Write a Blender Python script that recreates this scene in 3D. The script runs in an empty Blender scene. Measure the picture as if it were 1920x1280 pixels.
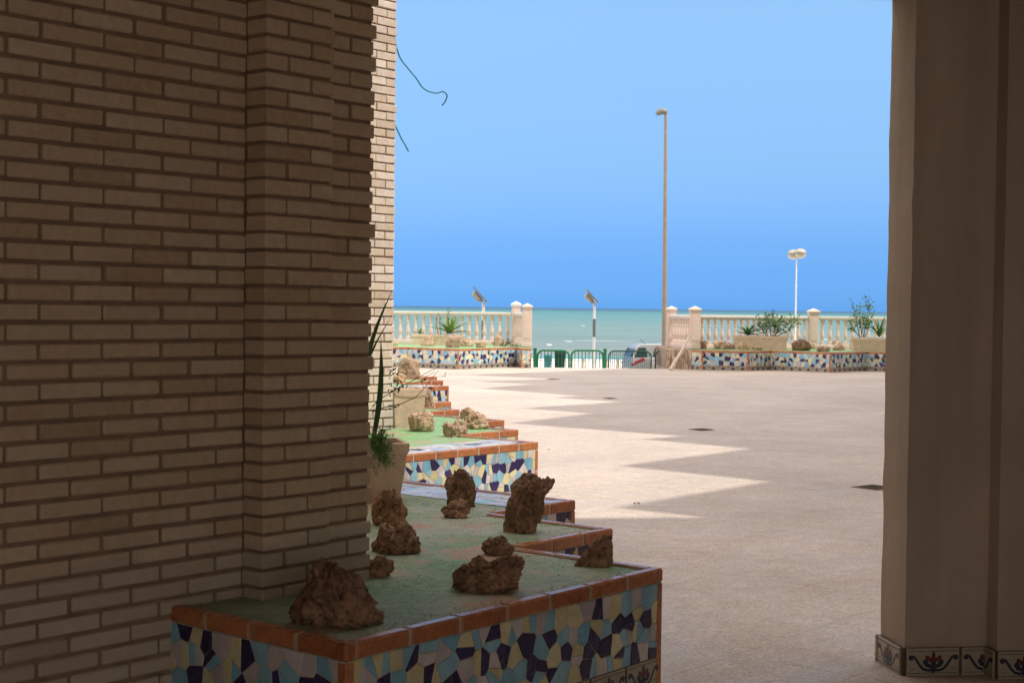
import bpy, bmesh, math, random
from math import radians, sin, cos, pi, tan
from mathutils import Vector, Matrix, noise

random.seed(7)
scn = bpy.context.scene
COL = scn.collection

# ------------------------------------------------------------------ camera
F = 2800.0
EYE = Vector((0, 0, 1.6))
cam_d = bpy.data.cameras.new('camera')
cam = bpy.data.objects.new('camera', cam_d)
COL.objects.link(cam)
R_CAM = Matrix.Rotation(radians(90 - 1.31), 4, 'X') @ Matrix.Rotation(radians(0.72), 4, 'Z')
cam.matrix_world = Matrix.Translation(EYE) @ R_CAM
cam_d.sensor_width = 36
cam_d.lens = F / 1920 * 36
cam_d.clip_start = 0.05
cam_d.clip_end = 60000
cam_d.dof.use_dof = True
cam_d.dof.focus_distance = 9.0
cam_d.dof.aperture_fstop = 9.0
scn.camera = cam

# ------------------------------------------------------------------ sky and sun
AZ, EL = radians(25), radians(54)
SUN = Vector((cos(AZ) * cos(EL), -sin(AZ) * cos(EL), sin(EL)))
world = bpy.data.worlds.new('World')
scn.world = world
world.use_nodes = True
wn = world.node_tree.nodes
wl = world.node_tree.links
bg = wn['Background']
sky = wn.new('ShaderNodeTexSky')
sky.sky_type = 'NISHITA'
sky.sun_disc = False
sky.sun_elevation = EL
sky.sun_rotation = radians(115)
sky.air_density = 1.0
sky.dust_density = 0.3
sky.ozone_density = 2.0
# clear deep blue low over the sea to the north, paler higher up, bright warm fill added overhead and outside the view to lift the shade
geo = wn.new('ShaderNodeTexCoord')
sep = wn.new('ShaderNodeSeparateXYZ')
wl.new(geo.outputs['Generated'], sep.inputs[0])
rmp = wn.new('ShaderNodeValToRGB')
for k_, (p_, c_) in enumerate([(0, (.172, .53, 1.58)), (.0253, (.20, .497, 1.34)), (.0431, (.249, .524, 1.22)),
                                (.0961, (.52, .753, 1.12)), (.1921, (.935, 1.137, 1.29)), (.30, (1.1, 1.3, 1.4))]):
    if k_ > 1: rmp.color_ramp.elements.new(p_)
    rmp.color_ramp.elements[k_].position = p_
    rmp.color_ramp.elements[k_].color = (*c_, 1)
wl.new(sep.outputs['Z'], rmp.inputs[0])
mul = wn.new('ShaderNodeMix')
mul.data_type = 'RGBA'
mul.blend_type = 'MULTIPLY'
mul.inputs['Factor'].default_value = 1.0
wl.new(sky.outputs[0], mul.inputs[6])
wl.new(rmp.outputs[0], mul.inputs[7])
def smooth(sock, a, b_):
    m = wn.new('ShaderNodeMapRange'); m.interpolation_type = 'SMOOTHSTEP'
    m.inputs['From Min'].default_value = a; m.inputs['From Max'].default_value = b_
    wl.new(sock, m.inputs['Value'])
    return m.outputs[0]
up_ = smooth(sep.outputs['Z'], .27, .62)
bk_ = smooth(sep.outputs['Y'], .78, .15)
mx_ = wn.new('ShaderNodeMath'); mx_.operation = 'MAXIMUM'
wl.new(up_, mx_.inputs[0]); wl.new(bk_, mx_.inputs[1])
sky_fill = wn.new('ShaderNodeMix'); sky_fill.data_type = 'RGBA'; sky_fill.blend_type = 'MIX'
wl.new(mx_.outputs[0], sky_fill.inputs['Factor'])
wl.new(mul.outputs[2], sky_fill.inputs[6])
sky_fill.inputs[7].default_value = (11.5, 10.4, 9.6, 1)
wl.new(sky_fill.outputs[2], bg.inputs['Color'])
bg.inputs['Strength'].default_value = 0.10

sd = bpy.data.lights.new('sun', 'SUN')
sd.energy = 2.25
sd.angle = radians(0.5)
sd.color = (1.0, 0.94, 0.84)
so = bpy.data.objects.new('sun', sd)
so.rotation_euler = (-SUN).to_track_quat('-Z', 'Y').to_euler()
COL.objects.link(so)

vs = scn.view_settings
scn.display_settings.display_device = 'sRGB'
vs.view_transform = 'Standard'
vs.look = 'None'
vs.exposure = 0.5
vs.gamma = 1.0
scn.render.engine = 'CYCLES'
scn.cycles.max_bounces = 10
scn.cycles.diffuse_bounces = 6

# ------------------------------------------------------------------ helpers
def ray(px, py):
    return (R_CAM.to_3x3() @ Vector(((px - 960) / F, -(py - 640) / F, -1))).normalized()

def G(px, py, z=0.0):            # the point of the level z that is seen at a pixel
    d = ray(px, py)
    return EYE + d * ((z - EYE.z) / d.z)

def V(px, py, Y):                # the point at the distance Y that is seen at a pixel
    d = ray(px, py)
    return EYE + d * (Y / d.y)

B2 = Vector((0.639, 0.769, 0)).normalized()
A2 = Vector((-B2.y, B2.x, 0))
UP = Vector((0, 0, 1))

def tag(o, label=None, cat=None, group=None, kind=None):
    if label: o['label'] = label
    if cat: o['category'] = cat
    if group: o['group'] = group
    if kind: o['kind'] = kind
    return o

def empty(name, loc, rz=0, label=None, cat=None, group=None):
    o = bpy.data.objects.new(name, None)
    o.location = loc
    o.rotation_euler = (0, 0, rz)
    o.empty_display_size = 0.2
    COL.objects.link(o)
    return tag(o, label, cat, group)

def local(parent):
    return Matrix.Translation(parent.location) @ parent.rotation_euler.to_matrix().to_4x4()

class MB:
    def __init__(s):
        s.v = []; s.f = []; s.m = []; s.uv = []
    def face(s, pts, mat=0, uv=None):
        i = len(s.v)
        s.v += [tuple(p) for p in pts]
        s.f.append(tuple(range(i, i + len(pts))))
        s.m.append(mat)
        s.uv.append(uv)
    def mesh(s, V_, F_, mat=0):
        i = len(s.v)
        s.v += [tuple(p) for p in V_]
        for f in F_:
            s.f.append(tuple(i + k for k in f)); s.m.append(mat); s.uv.append(None)
    def box(s, o, a, b, c, mat=0, bev=0.0):
        """corner o, edge vectors a, b, c; chamfer bev"""
        o = Vector(o); la, lb, lc = a.length, b.length, c.length
        ax, bx, cx = a / la, b / lb, c / lc
        if ax.cross(bx).dot(cx) < 0:
            o = o + a; a = -a; ax = -ax
        if bev <= 0:
            P = [o + a * i + b * j + c * k for k in (0, 1) for j in (0, 1) for i in (0, 1)]
            s.mesh(P, [(0, 2, 3, 1), (4, 5, 7, 6), (0, 1, 5, 4), (2, 6, 7, 3), (0, 4, 6, 2), (1, 3, 7, 5)], mat)
            return
        e = min(bev, la * .45, lb * .45, lc * .45)
        P = []; idx = {}
        for i in (0, 1):
            for j in (0, 1):
                for k in (0, 1):
                    base = (i * la, j * lb, k * lc)
                    sg = (1 - 2 * i, 1 - 2 * j, 1 - 2 * k)
                    for axis in range(3):
                        q = [base[0] + sg[0] * e, base[1] + sg[1] * e, base[2] + sg[2] * e]
                        q[axis] = base[axis]
                        idx[(i, j, k, axis)] = len(P)
                        P.append(o + ax * q[0] + bx * q[1] + cx * q[2])
        Fc = []
        for i in (0, 1):
            r = [(i, 0, 0, 0), (i, 1, 0, 0), (i, 1, 1, 0), (i, 0, 1, 0)]
            Fc.append([idx[q] for q in (r if i else r[::-1])])
            r = [(0, i, 0, 1), (0, i, 1, 1), (1, i, 1, 1), (1, i, 0, 1)]
            Fc.append([idx[q] for q in (r if i else r[::-1])])
            r = [(0, 0, i, 2), (1, 0, i, 2), (1, 1, i, 2), (0, 1, i, 2)]
            Fc.append([idx[q] for q in (r if i else r[::-1])])
        for i in (0, 1):
            for j in (0, 1):
                w = (i + j) % 2
                r = [(i, j, 0, 0), (i, j, 0, 1), (i, j, 1, 1), (i, j, 1, 0)]
                Fc.append([idx[q] for q in (r if w else r[::-1])][::-1])
                r = [(0, i, j, 1), (0, i, j, 2), (1, i, j, 2), (1, i, j, 1)]
                Fc.append([idx[q] for q in (r if w else r[::-1])][::-1])
                r = [(i, 0, j, 2), (i, 0, j, 0), (i, 1, j, 0), (i, 1, j, 2)]
                Fc.append([idx[q] for q in (r if w else r[::-1])][::-1])
                for k in (0, 1):
                    t = [idx[(i, j, k, 0)], idx[(i, j, k, 1)], idx[(i, j, k, 2)]]
                    if (i + j + k) % 2 == 0: t = t[::-1]
                    Fc.append(t)
        s.mesh(P, Fc, mat)
    def cbox(s, c, sx, sy, sz, rz=0, mat=0, bev=0.0, tilt=None):
        M = Matrix.Rotation(rz, 3, 'Z')
        if tilt: M = M @ tilt
        a, b, d = M @ Vector((sx, 0, 0)), M @ Vector((0, sy, 0)), M @ Vector((0, 0, sz))
        s.box(Vector(c) - (a + b + d) / 2, a, b, d, mat, bev)
    def tube(s, pts, r, n=8, mat=0, cap=True):
        pts = [Vector(p) for p in pts]
        rs = r if isinstance(r, (list, tuple)) else [r] * len(pts)
        base = len(s.v); ref = None
        for i, p in enumerate(pts):
            t = (pts[min(i + 1, len(pts) - 1)] - pts[max(i - 1, 0)]).normalized()
            if ref is None:
                ref = t.orthogonal().normalized()
            ref = (ref - t * ref.dot(t)).normalized()
            bi = t.cross(ref)
            for k in range(n):
                a = 2 * pi * k / n
                s.v.append(tuple(p + (ref * cos(a) + bi * sin(a)) * rs[i]))
        for i in range(len(pts) - 1):
            for k in range(n):
                k2 = (k + 1) % n
                s.f.append((base + i * n + k, base + i * n + k2, base + (i + 1) * n + k2, base + (i + 1) * n + k))
                s.m.append(mat); s.uv.append(None)
        if cap:
            s.f.append(tuple(base + k for k in range(n))[::-1]); s.m.append(mat); s.uv.append(None)
            e = base + (len(pts) - 1) * n
            s.f.append(tuple(e + k for k in range(n))); s.m.append(mat); s.uv.append(None)
    def lathe(s, c, prof, n=16, mat=0, sq=False):
        c = Vector(c); base = len(s.v)
        off = pi / n if sq else 0
        for r, z in prof:
            for k in range(n):
                a = 2 * pi * k / n + off
                s.v.append((c.x + r * cos(a), c.y + r * sin(a), c.z + z))
        for i in range(len(prof) - 1):
            for k in range(n):
                k2 = (k + 1) % n
                s.f.append((base + i * n + k, base + i * n + k2, base + (i + 1) * n + k2, base + (i + 1) * n + k))
                s.m.append(mat); s.uv.append(None)
        s.f.append(tuple(base + k for k in range(n))[::-1]); s.m.append(mat); s.uv.append(None)
        e = base + (len(prof) - 1) * n
        s.f.append(tuple(e + k for k in range(n))); s.m.append(mat); s.uv.append(None)
    def prism(s, poly, z0, z1, mat=0, top=None):
        n = len(poly)
        P = [(p[0], p[1], z0) for p in poly] + [(p[0], p[1], z1) for p in poly]
        i = len(s.v); s.v += P
        s.f.append(tuple(i + k for k in range(n))[::-1]); s.m.append(mat); s.uv.append(None)
        s.f.append(tuple(i + n + k for k in range(n))); s.m.append(mat if top is None else top); s.uv.append(None)
        for k in range(n):
            k2 = (k + 1) % n
            s.f.append((i + k, i + k2, i + n + k2, i + n + k)); s.m.append(mat); s.uv.append(None)
    def build(s, name, mats, parent=None, smooth=False, world=True, weld=False, sharp=40):
        """geometry is given in world coordinates when world is True"""
        me = bpy.data.meshes.new(name)
        V_ = s.v
        if parent is not None and world:
            inv = local(parent).inverted()
            V_ = [tuple(inv @ Vector(p)) for p in s.v]
        me.from_pydata(V_, [], s.f)
        if not isinstance(mats, (list, tuple)): mats = [mats]
        for m in mats: me.materials.append(m)
        me.polygons.foreach_set('material_index', s.m)
        if any(u is not None for u in s.uv):
            ul = me.uv_layers.new(name='UVMap')
            for p, u in zip(me.polygons, s.uv):
                if u is not None:
                    for li, q in zip(p.loop_indices, u):
                        ul.data[li].uv = q
        if weld:
            bm = bmesh.new(); bm.from_mesh(me)
            bmesh.ops.remove_doubles(bm, verts=bm.verts, dist=1e-5)
            bm.to_mesh(me); bm.free()
        if smooth:
            me.shade_smooth()
            me.set_sharp_from_angle(angle=radians(sharp))
        me.update()
        o = bpy.data.objects.new(name, me)
        COL.objects.link(o)
        if parent is not None: o.parent = parent
        return o

def copy_tree(o, parent=None):
    c = o.copy(); COL.objects.link(c)
    if parent is not None: c.parent = parent
    for ch in list(o.children): copy_tree(ch, c)
    return c

# ------------------------------------------------------------------ materials
def mat(name, rough=0.6, spec=0.5):
    m = bpy.data.materials.new(name); m.use_nodes = True
    nt = m.node_tree; b = nt.nodes['Principled BSDF']
    b.inputs['Roughness'].default_value = rough
    b.inputs['Specular IOR Level'].default_value = spec
    return m, nt, b

def nd(nt, typ, **kw):
    n = nt.nodes.new(typ)
    for k, v in kw.items():
        if k.startswith('i_'): n.inputs[k[2:]].default_value = v
        else: setattr(n, k, v)
    return n

def coord(nt, kind='Object', scale=None):
    tc = nd(nt, 'ShaderNodeTexCoord')
    if scale is None: return tc.outputs[kind]
    mp = nd(nt, 'ShaderNodeMapping'); mp.inputs['Scale'].default_value = scale
    nt.links.new(tc.outputs[kind], mp.inputs[0])
    return mp.outputs[0]

def noise_n(nt, co, scale, detail=4, rough=0.55, dist=0.0):
    n = nd(nt, 'ShaderNodeTexNoise'); n.inputs['Scale'].default_value = scale
    n.inputs['Detail'].default_value = detail; n.inputs['Roughness'].default_value = rough
    n.inputs['Distortion'].default_value = dist
    nt.links.new(co, n.inputs['Vector'])
    return n.outputs['Fac']

def ramp(nt, fac, stops, interp='LINEAR'):
    r = nd(nt, 'ShaderNodeValToRGB'); cr = r.color_ramp; cr.interpolation = interp
    while len(cr.elements) < len(stops): cr.elements.new(0.5)
    for e, (p, c) in zip(cr.elements, stops):
        e.position = p; e.color = (*c, 1) if len(c) == 3 else c
    nt.links.new(fac, r.inputs[0])
    return r.outputs[0]

def mixc(nt, fac, a, b, mode='MIX'):
    m = nd(nt, 'ShaderNodeMix', data_type='RGBA', blend_type=mode)
    for sock, val in ((m.inputs[0], fac), (m.inputs[6], a), (m.inputs[7], b)):
        if isinstance(val, (int, float)): sock.default_value = val
        elif isinstance(val, tuple): sock.default_value = (*val, 1) if len(val) == 3 else val
        else: nt.links.new(val, sock)
    return m.outputs[2]

def bump(nt, b, h, strength=0.3, dist=0.01, prev=None):
    n = nd(nt, 'ShaderNodeBump'); n.inputs['Strength'].default_value = strength
    n.inputs['Distance'].default_value = dist
    nt.links.new(h, n.inputs['Height'])
    if prev is not None: nt.links.new(prev, n.inputs['Normal'])
    nt.links.new(n.outputs[0], b.inputs['Normal'])
    return n.outputs[0]

def g3(v): return (v, v, v)

def simple(name, col, rough=0.6, var=0.12, scale=8, bmp=0.15, bs=60, bd=0.004, metal=0.0, spec=0.5):
    m, nt, b = mat(name, rough, spec)
    co = coord(nt)
    n = noise_n(nt, co, scale, 5)
    lo = tuple(c * (1 - var) for c in col); hi = tuple(min(1, c * (1 + var)) for c in col)
    nt.links.new(ramp(nt, n, [(0.3, lo), (0.7, hi)]), b.inputs['Base Color'])
    b.inputs['Metallic'].default_value = metal
    if bmp: bump(nt, b, noise_n(nt, co, bs, 4), bmp, bd)
    return m

def m_brick(name='brick', tint=(1, 1, 1)):
    m, nt, b = mat(name, 0.85, 0.25)
    co = coord(nt)
    g = nd(nt, 'ShaderNodeNewGeometry')
    base = ramp(nt, g.outputs['Random Per Island'],
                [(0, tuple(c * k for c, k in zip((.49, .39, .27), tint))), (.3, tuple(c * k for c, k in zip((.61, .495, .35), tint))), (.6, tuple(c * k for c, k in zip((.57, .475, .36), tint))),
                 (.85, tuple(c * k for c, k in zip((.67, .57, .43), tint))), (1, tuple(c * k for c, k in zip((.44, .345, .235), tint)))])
    base = mixc(nt, ramp(nt, noise_n(nt, co, 9, 5), [(.3, g3(.0)), (.75, g3(.34))]), base, (.50, .33, .20))
    base = mixc(nt, 1.0, base, ramp(nt, noise_n(nt, co, 30, 6, .7), [(.3, g3(.86)), (.62, g3(1.04))]), 'MULTIPLY')
    # pale cement wash on the lowest courses
    sp = nd(nt, 'ShaderNodeSeparateXYZ'); nt.links.new(co, sp.inputs[0])
    ad = nd(nt, 'ShaderNodeMath', operation='ADD'); nt.links.new(sp.outputs['Z'], ad.inputs[0])
    nm = nd(nt, 'ShaderNodeMath', operation='MULTIPLY'); nm.inputs[1].default_value = 0.55
    nt.links.new(noise_n(nt, co, 2.2, 3), nm.inputs[0]); nt.links.new(nm.outputs[0], ad.inputs[1])
    wash = ramp(nt, ad.outputs[0], [(.98, g3(1)), (1.12, g3(0))])
    wash.node.color_ramp.elements[0].position = .96
    wv = nd(nt, 'ShaderNodeMath', operation='MULTIPLY'); nt.links.new(wash, wv.inputs[0]); wv.inputs[1].default_value = .5
    base = mixc(nt, wv.outputs[0], base, (.43, .40, .36))
    sp2 = ramp(nt, noise_n(nt, co, 260, 2), [(.30, g3(.82)), (.42, g3(1))])
    base = mixc(nt, 1.0, base, sp2, 'MULTIPLY')
    base = mixc(nt, ramp(nt, noise_n(nt, co, 34, 4, .6, .8), [(.72, g3(0)), (.76, g3(.55))]), base, (.66, .62, .56))
    nt.links.new(base, b.inputs['Base Color'])
    n1 = bump(nt, b, noise_n(nt, co, 90, 6, .65), .45, .004)
    bump(nt, b, noise_n(nt, co, 16, 3), .35, .006, n1)
    return m

def m_brick_flat():
    m, nt, b = mat('brick_courses', 0.85, 0.25)
    co = coord(nt, 'UV')
    br = nd(nt, 'ShaderNodeTexBrick')
    br.inputs['Color1'].default_value = (.48, .36, .235, 1); br.inputs['Color2'].default_value = (.53, .40, .26, 1)
    br.inputs['Mortar'].default_value = (.16, .11, .075, 1)
    br.inputs['Scale'].default_value = 1; br.inputs['Mortar Size'].default_value = .006
    br.inputs['Brick Width'].default_value = .25; br.inputs['Row Height'].default_value = .07
    nt.links.new(co, br.inputs['Vector'])
    nt.links.new(br.outputs['Color'], b.inputs['Base Color'])
    return m

def m_mosaic(name='mosaic', pale=False, sc=1.0):
    m, nt, b = mat(name, 0.22, 0.5)
    tc = nd(nt, 'ShaderNodeTexCoord')
    mp = nd(nt, 'ShaderNodeMapping'); mp.inputs['Scale'].default_value = (12.0 * sc, 9.0 * sc, 1)
    nt.links.new(tc.outputs['UV'], mp.inputs[0])
    # skew the cells a little, so the shards come out as wedges
    nz = nd(nt, 'ShaderNodeTexNoise'); nz.inputs['Scale'].default_value = 1.1; nz.inputs['Detail'].default_value = 0
    nt.links.new(mp.outputs[0], nz.inputs['Vector'])
    vm = nd(nt, 'ShaderNodeVectorMath', operation='SCALE'); vm.inputs['Scale'].default_value = 0.5
    nt.links.new(nz.outputs['Color'], vm.inputs[0])
    va = nd(nt, 'ShaderNodeVectorMath', operation='ADD')
    nt.links.new(mp.outputs[0], va.inputs[0]); nt.links.new(vm.outputs[0], va.inputs[1])
    v1 = nd(nt, 'ShaderNodeTexVoronoi', voronoi_dimensions='2D', feature='F1'); v1.inputs['Scale'].default_value = 1
    v2 = nd(nt, 'ShaderNodeTexVoronoi', voronoi_dimensions='2D', feature='DISTANCE_TO_EDGE'); v2.inputs['Scale'].default_value = 1
    for v in (v1, v2): nt.links.new(va.outputs[0], v.inputs['Vector']); v.inputs['Randomness'].default_value = .95
    sc_ = nd(nt, 'ShaderNodeSeparateColor'); nt.links.new(v1.outputs['Color'], sc_.inputs[0])
    navy, blue, yel, wht = (.030, .022, .115), (.27, .50, .60), (.72, .66, .36), (.56, .53, .55)
    if pale:
        stops = [(0, (.70, .70, .74)), (.45, (.60, .66, .74)), (.62, (.78, .78, .76)), (.80, (.40, .52, .66)), (.90, (.16, .18, .34))]
    else:
        stops = [(0, navy), (.30, blue), (.56, yel), (.80, wht)]
    col = ramp(nt, sc_.outputs[0], stops, 'CONSTANT')
    jit = ramp(nt, sc_.outputs[1], [(0, g3(.86)), (1, g3(1.12))])
    col = mixc(nt, 1.0, col, jit, 'MULTIPLY')
    gr = ramp(nt, v2.outputs['Distance'], [(.030, g3(1)), (.048, g3(0))])
    col = mixc(nt, gr, col, (.50, .45, .37))
    co = coord(nt)
    dirt = ramp(nt, noise_n(nt, co, 5, 5), [(.35, g3(.86)), (.6, g3(1))])
    col = mixc(nt, 1.0, col, dirt, 'MULTIPLY')
    nt.links.new(col, b.inputs['Base Color'])
    rr = ramp(nt, gr, [(0, g3(.18)), (1, g3(.85))]); nt.links.new(rr, b.inputs['Roughness'])
    hh = ramp(nt, v2.outputs['Distance'], [(.02, g3(0)), (.07, g3(1))])
    # each shard sits at its own slight angle
    n1 = bump(nt, b, hh, .5, .0025)
    bump(nt, b, noise_n(nt, co, 14, 2), .12, .01, n1)
    return m

def m_glaze(name, a, c, rough=.28):
    m, nt, b = mat(name, rough, .5)
    g = nd(nt, 'ShaderNodeNewGeometry'); co = coord(nt)
    col = ramp(nt, g.outputs['Random Per Island'], [(0, a), (1, c)])
    col = mixc(nt, 1.0, col, ramp(nt, noise_n(nt, co, 18, 5), [(.3, g3(.78)), (.6, g3(1.05))]), 'MULTIPLY')
    nt.links.new(col, b.inputs['Base Color'])
    nt.links.new(ramp(nt, noise_n(nt, co, 30, 4), [(.3, g3(rough)), (.7, g3(rough + .25))]), b.inputs['Roughness'])
    bump(nt, b, noise_n(nt, co, 25, 3), .15, .004)
    return m

def m_turf(name, g1, g2, worn, dusty):
    m, nt, b = mat(name, 0.62, 0.38)
    co = coord(nt)
    big = noise_n(nt, co, 1.5, 6, .62)
    fine = noise_n(nt, co, 150, 3, .7)
    mid = noise_n(nt, co, 22, 5, .7)
    col = ramp(nt, fine, [(.3, tuple(x * .55 for x in g1)), (.55, g1), (.75, g2)])
    col = mixc(nt, 1.0, col, ramp(nt, mid, [(.3, g3(.58)), (.7, g3(1.25))]), 'MULTIPLY')
    dust = ramp(nt, big, [(.36, g3(0)), (.58, g3(dusty))])
    col = mixc(nt, dust, col, ramp(nt, mid, [(.3, (.40, .39, .33)), (.7, (.54, .52, .46))]))
    pn = noise_n(nt, coord(nt, 'Object', (1, 1, 1)), 2.9, 5, .62, .4)
    pm = ramp(nt, pn, [(.568, g3(0)), (.595, g3(worn))])
    col = mixc(nt, pm, col, ramp(nt, fine, [(.3, (.38, .23, .15)), (.7, (.55, .38, .28))]))
    nt.links.new(col, b.inputs['Base Color'])
    n1 = bump(nt, b, fine, .8, .006)
    bump(nt, b, noise_n(nt, co, 6, 4), .5, .02, n1)
    return m

def m_plaza():
    m, nt, b = mat('plaza_terrazzo', 0.75, 0.2)
    co = coord(nt)
    v = nd(nt, 'ShaderNodeTexVoronoi', feature='F1'); v.inputs['Scale'].default_value = 95
    nt.links.new(co, v.inputs['Vector'])
    sc_ = nd(nt, 'ShaderNodeSeparateColor'); nt.links.new(v.outputs['Color'], sc_.inputs[0])
    peb = ramp(nt, sc_.outputs[0], [(0, (.50, .40, .335)), (.3, (.60, .50, .425)), (.65, (.65, .56, .49)), (1, (.74, .68, .62))])
    big = ramp(nt, noise_n(nt, co, .55, 6, .62), [(.3, g3(.80)), (.7, g3(1.06))])
    col = mixc(nt, 1.0, peb, big, 'MULTIPLY')
    med = ramp(nt, noise_n(nt, co, 7, 6, .7), [(.3, g3(.86)), (.62, g3(1.04))])
    col = mixc(nt, 1.0, col, med, 'MULTIPLY')
    # slab joints, faint and half filled
    mp = nd(nt, 'ShaderNodeMapping'); mp.inputs['Rotation'].default_value = (0, 0, radians(39.7))
    tc = nd(nt, 'ShaderNodeTexCoord'); nt.links.new(tc.outputs['Object'], mp.inputs[0])
    br = nd(nt, 'ShaderNodeTexBrick', offset=0); br.inputs['Scale'].default_value = 1
    br.inputs['Brick Width'].default_value = .6; br.inputs['Row Height'].default_value = .6
    br.inputs['Mortar Size'].default_value = .004; br.inputs['Mortar Smooth'].default_value = .3
    br.inputs['Color1'].default_value = (1, 1, 1, 1); br.inputs['Color2'].default_value = (.955, .955, .955, 1)
    br.inputs['Mortar'].default_value = (.58, .55, .52, 1)
    nt.links.new(mp.outputs[0], br.inputs['Vector'])
    col = mixc(nt, ramp(nt, noise_n(nt, co, 1.3, 3), [(.4, g3(.15)), (.6, g3(.9))]), col, mixc(nt, 1.0, col, br.outputs['Color'], 'MULTIPLY'))
    # dark spots and drips
    sp = ramp(nt, noise_n(nt, co, 23, 2, .5), [(.20, g3(.55)), (.27, g3(1))])
    col = mixc(nt, 1.0, col, sp, 'MULTIPLY')
    nt.links.new(col, b.inputs['Base Color'])
    nt.links.new(ramp(nt, noise_n(nt, co, 2.0, 4), [(.3, g3(.42)), (.7, g3(.75))]), b.inputs['Roughness'])
    n1 = bump(nt, b, v.outputs['Distance'], .35, .004)
    bump(nt, b, noise_n(nt, co, 30, 5, .7), .3, .006, n1)
    return m

def m_rock(name, dark, lite):
    m, nt, b = mat(name, 0.9, 0.2)
    co = coord(nt)
    n = noise_n(nt, co, 7, 8, .68)
    col = ramp(nt, n, [(.28, dark), (.5, tuple((a + c) / 2 for a, c in zip(dark, lite))), (.72, lite)])
    v = nd(nt, 'ShaderNodeTexVoronoi', feature='F1'); v.inputs['Scale'].default_value = 38
    nt.links.new(co, v.inputs['Vector'])
    pit = ramp(nt, v.outputs['Distance'], [(.0, g3(.30)), (.5, g3(1.15))])
    col = mixc(nt, .85, col, mixc(nt, 1.0, col, pit, 'MULTIPLY'))
    col = mixc(nt, 1.0, col, ramp(nt, noise_n(nt, co, 24, 6, .75), [(.35, g3(.6)), (.62, g3(1.3))]), 'MULTIPLY')
    oi = nd(nt, 'ShaderNodeObjectInfo')
    col = mixc(nt, 1.0, col, ramp(nt, oi.outputs['Random'], [(0, (.82, .80, .80)), (1, (1.15, 1.1, 1.0))]), 'MULTIPLY')
    nt.links.new(col, b.inputs['Base Color'])
    n1 = bump(nt, b, v.outputs['Distance'], .6, .010)
    bump(nt, b, noise_n(nt, co, 60, 6, .65), .7, .008, n1)
    return m

def m_leaf(name, a, c, rough=.5):
    m, nt, b = mat(name, rough, .35)
    g = nd(nt, 'ShaderNodeNewGeometry')
    nt.links.new(ramp(nt, g.outputs['Random Per Island'], [(0, a), (1, c)]), b.inputs['Base Color'])
    return m

def m_sea():
    m, nt, b = mat('sea_water', 0.5, 0.15)
    tc = nd(nt, 'ShaderNodeTexCoord')
    sp = nd(nt, 'ShaderNodeSeparateXYZ'); nt.links.new(tc.outputs['Object'], sp.inputs[0])
    # shallow sandy water, then turquoise over the sand, then deep blue
    lg = nd(nt, 'ShaderNodeMath', operation='LOGARITHM'); lg.inputs[1].default_value = 10
    nt.links.new(sp.outputs['Y'], lg.inputs[0])
    nzb = noise_n(nt, coord(nt, 'Object', (.0012, .006, 1)), 1, 4, .6)
    ma = nd(nt, 'ShaderNodeMath', operation='MULTIPLY_ADD'); ma.inputs[1].default_value = .5; nt.links.new(nzb, ma.inputs[0])
    nt.links.new(lg.outputs[0], ma.inputs[2])
    mr = nd(nt, 'ShaderNodeMapRange'); mr.inputs['From Min'].default_value = 2.2; mr.inputs['From Max'].default_value = 4.2
    nt.links.new(ma.outputs[0], mr.inputs['Value'])
    col = ramp(nt, mr.outputs[0], [(0, (.22, .26, .25)), (.18, (.165, .235, .24)), (.42, (.095, .225, .245)), (.66, (.05, .20, .225)), (.76, (.035, .13, .20)), (.88, (.025, .09, .17))])
    st = ramp(nt, noise_n(nt, coord(nt, 'Object', (.03, .16, 1)), 1, 5, .65), [(.3, g3(.78)), (.7, g3(1.16))])
    col = mixc(nt, 1.0, col, st, 'MULTIPLY')
    cap = ramp(nt, noise_n(nt, coord(nt, 'Object', (.30, .055, 1)), 1, 3, .5), [(.715, g3(0)), (.735, g3(1))])
    # breaking lines towards the beach
    nearf = nd(nt, 'ShaderNodeMapRange'); nearf.inputs['From Min'].default_value = 110; nearf.inputs['From Max'].default_value = 185
    nearf.inputs['To Min'].default_value = .28; nearf.inputs['To Max'].default_value = 0
    nt.links.new(sp.outputs['Y'], nearf.inputs['Value'])
    sf = nd(nt, 'ShaderNodeMath', operation='ADD'); nt.links.new(nearf.outputs[0], sf.inputs[0])
    nt.links.new(noise_n(nt, coord(nt, 'Object', (.03, .12, 1)), 1, 6, .7, .6), sf.inputs[1])
    surf = ramp(nt, sf.outputs[0], [(.66, g3(0)), (.74, g3(1))])
    mx = nd(nt, 'ShaderNodeMath', operation='MAXIMUM'); nt.links.new(cap, mx.inputs[0]); nt.links.new(surf, mx.inputs[1])
    col = mixc(nt, mx.outputs[0], col, (.86, .88, .88))
    nt.links.new(col, b.inputs['Base Color'])
    bump(nt, b, noise_n(nt, coord(nt, 'Object', (.25, .6, 1)), 1, 6, .7), .8, .5)
    return m

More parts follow.
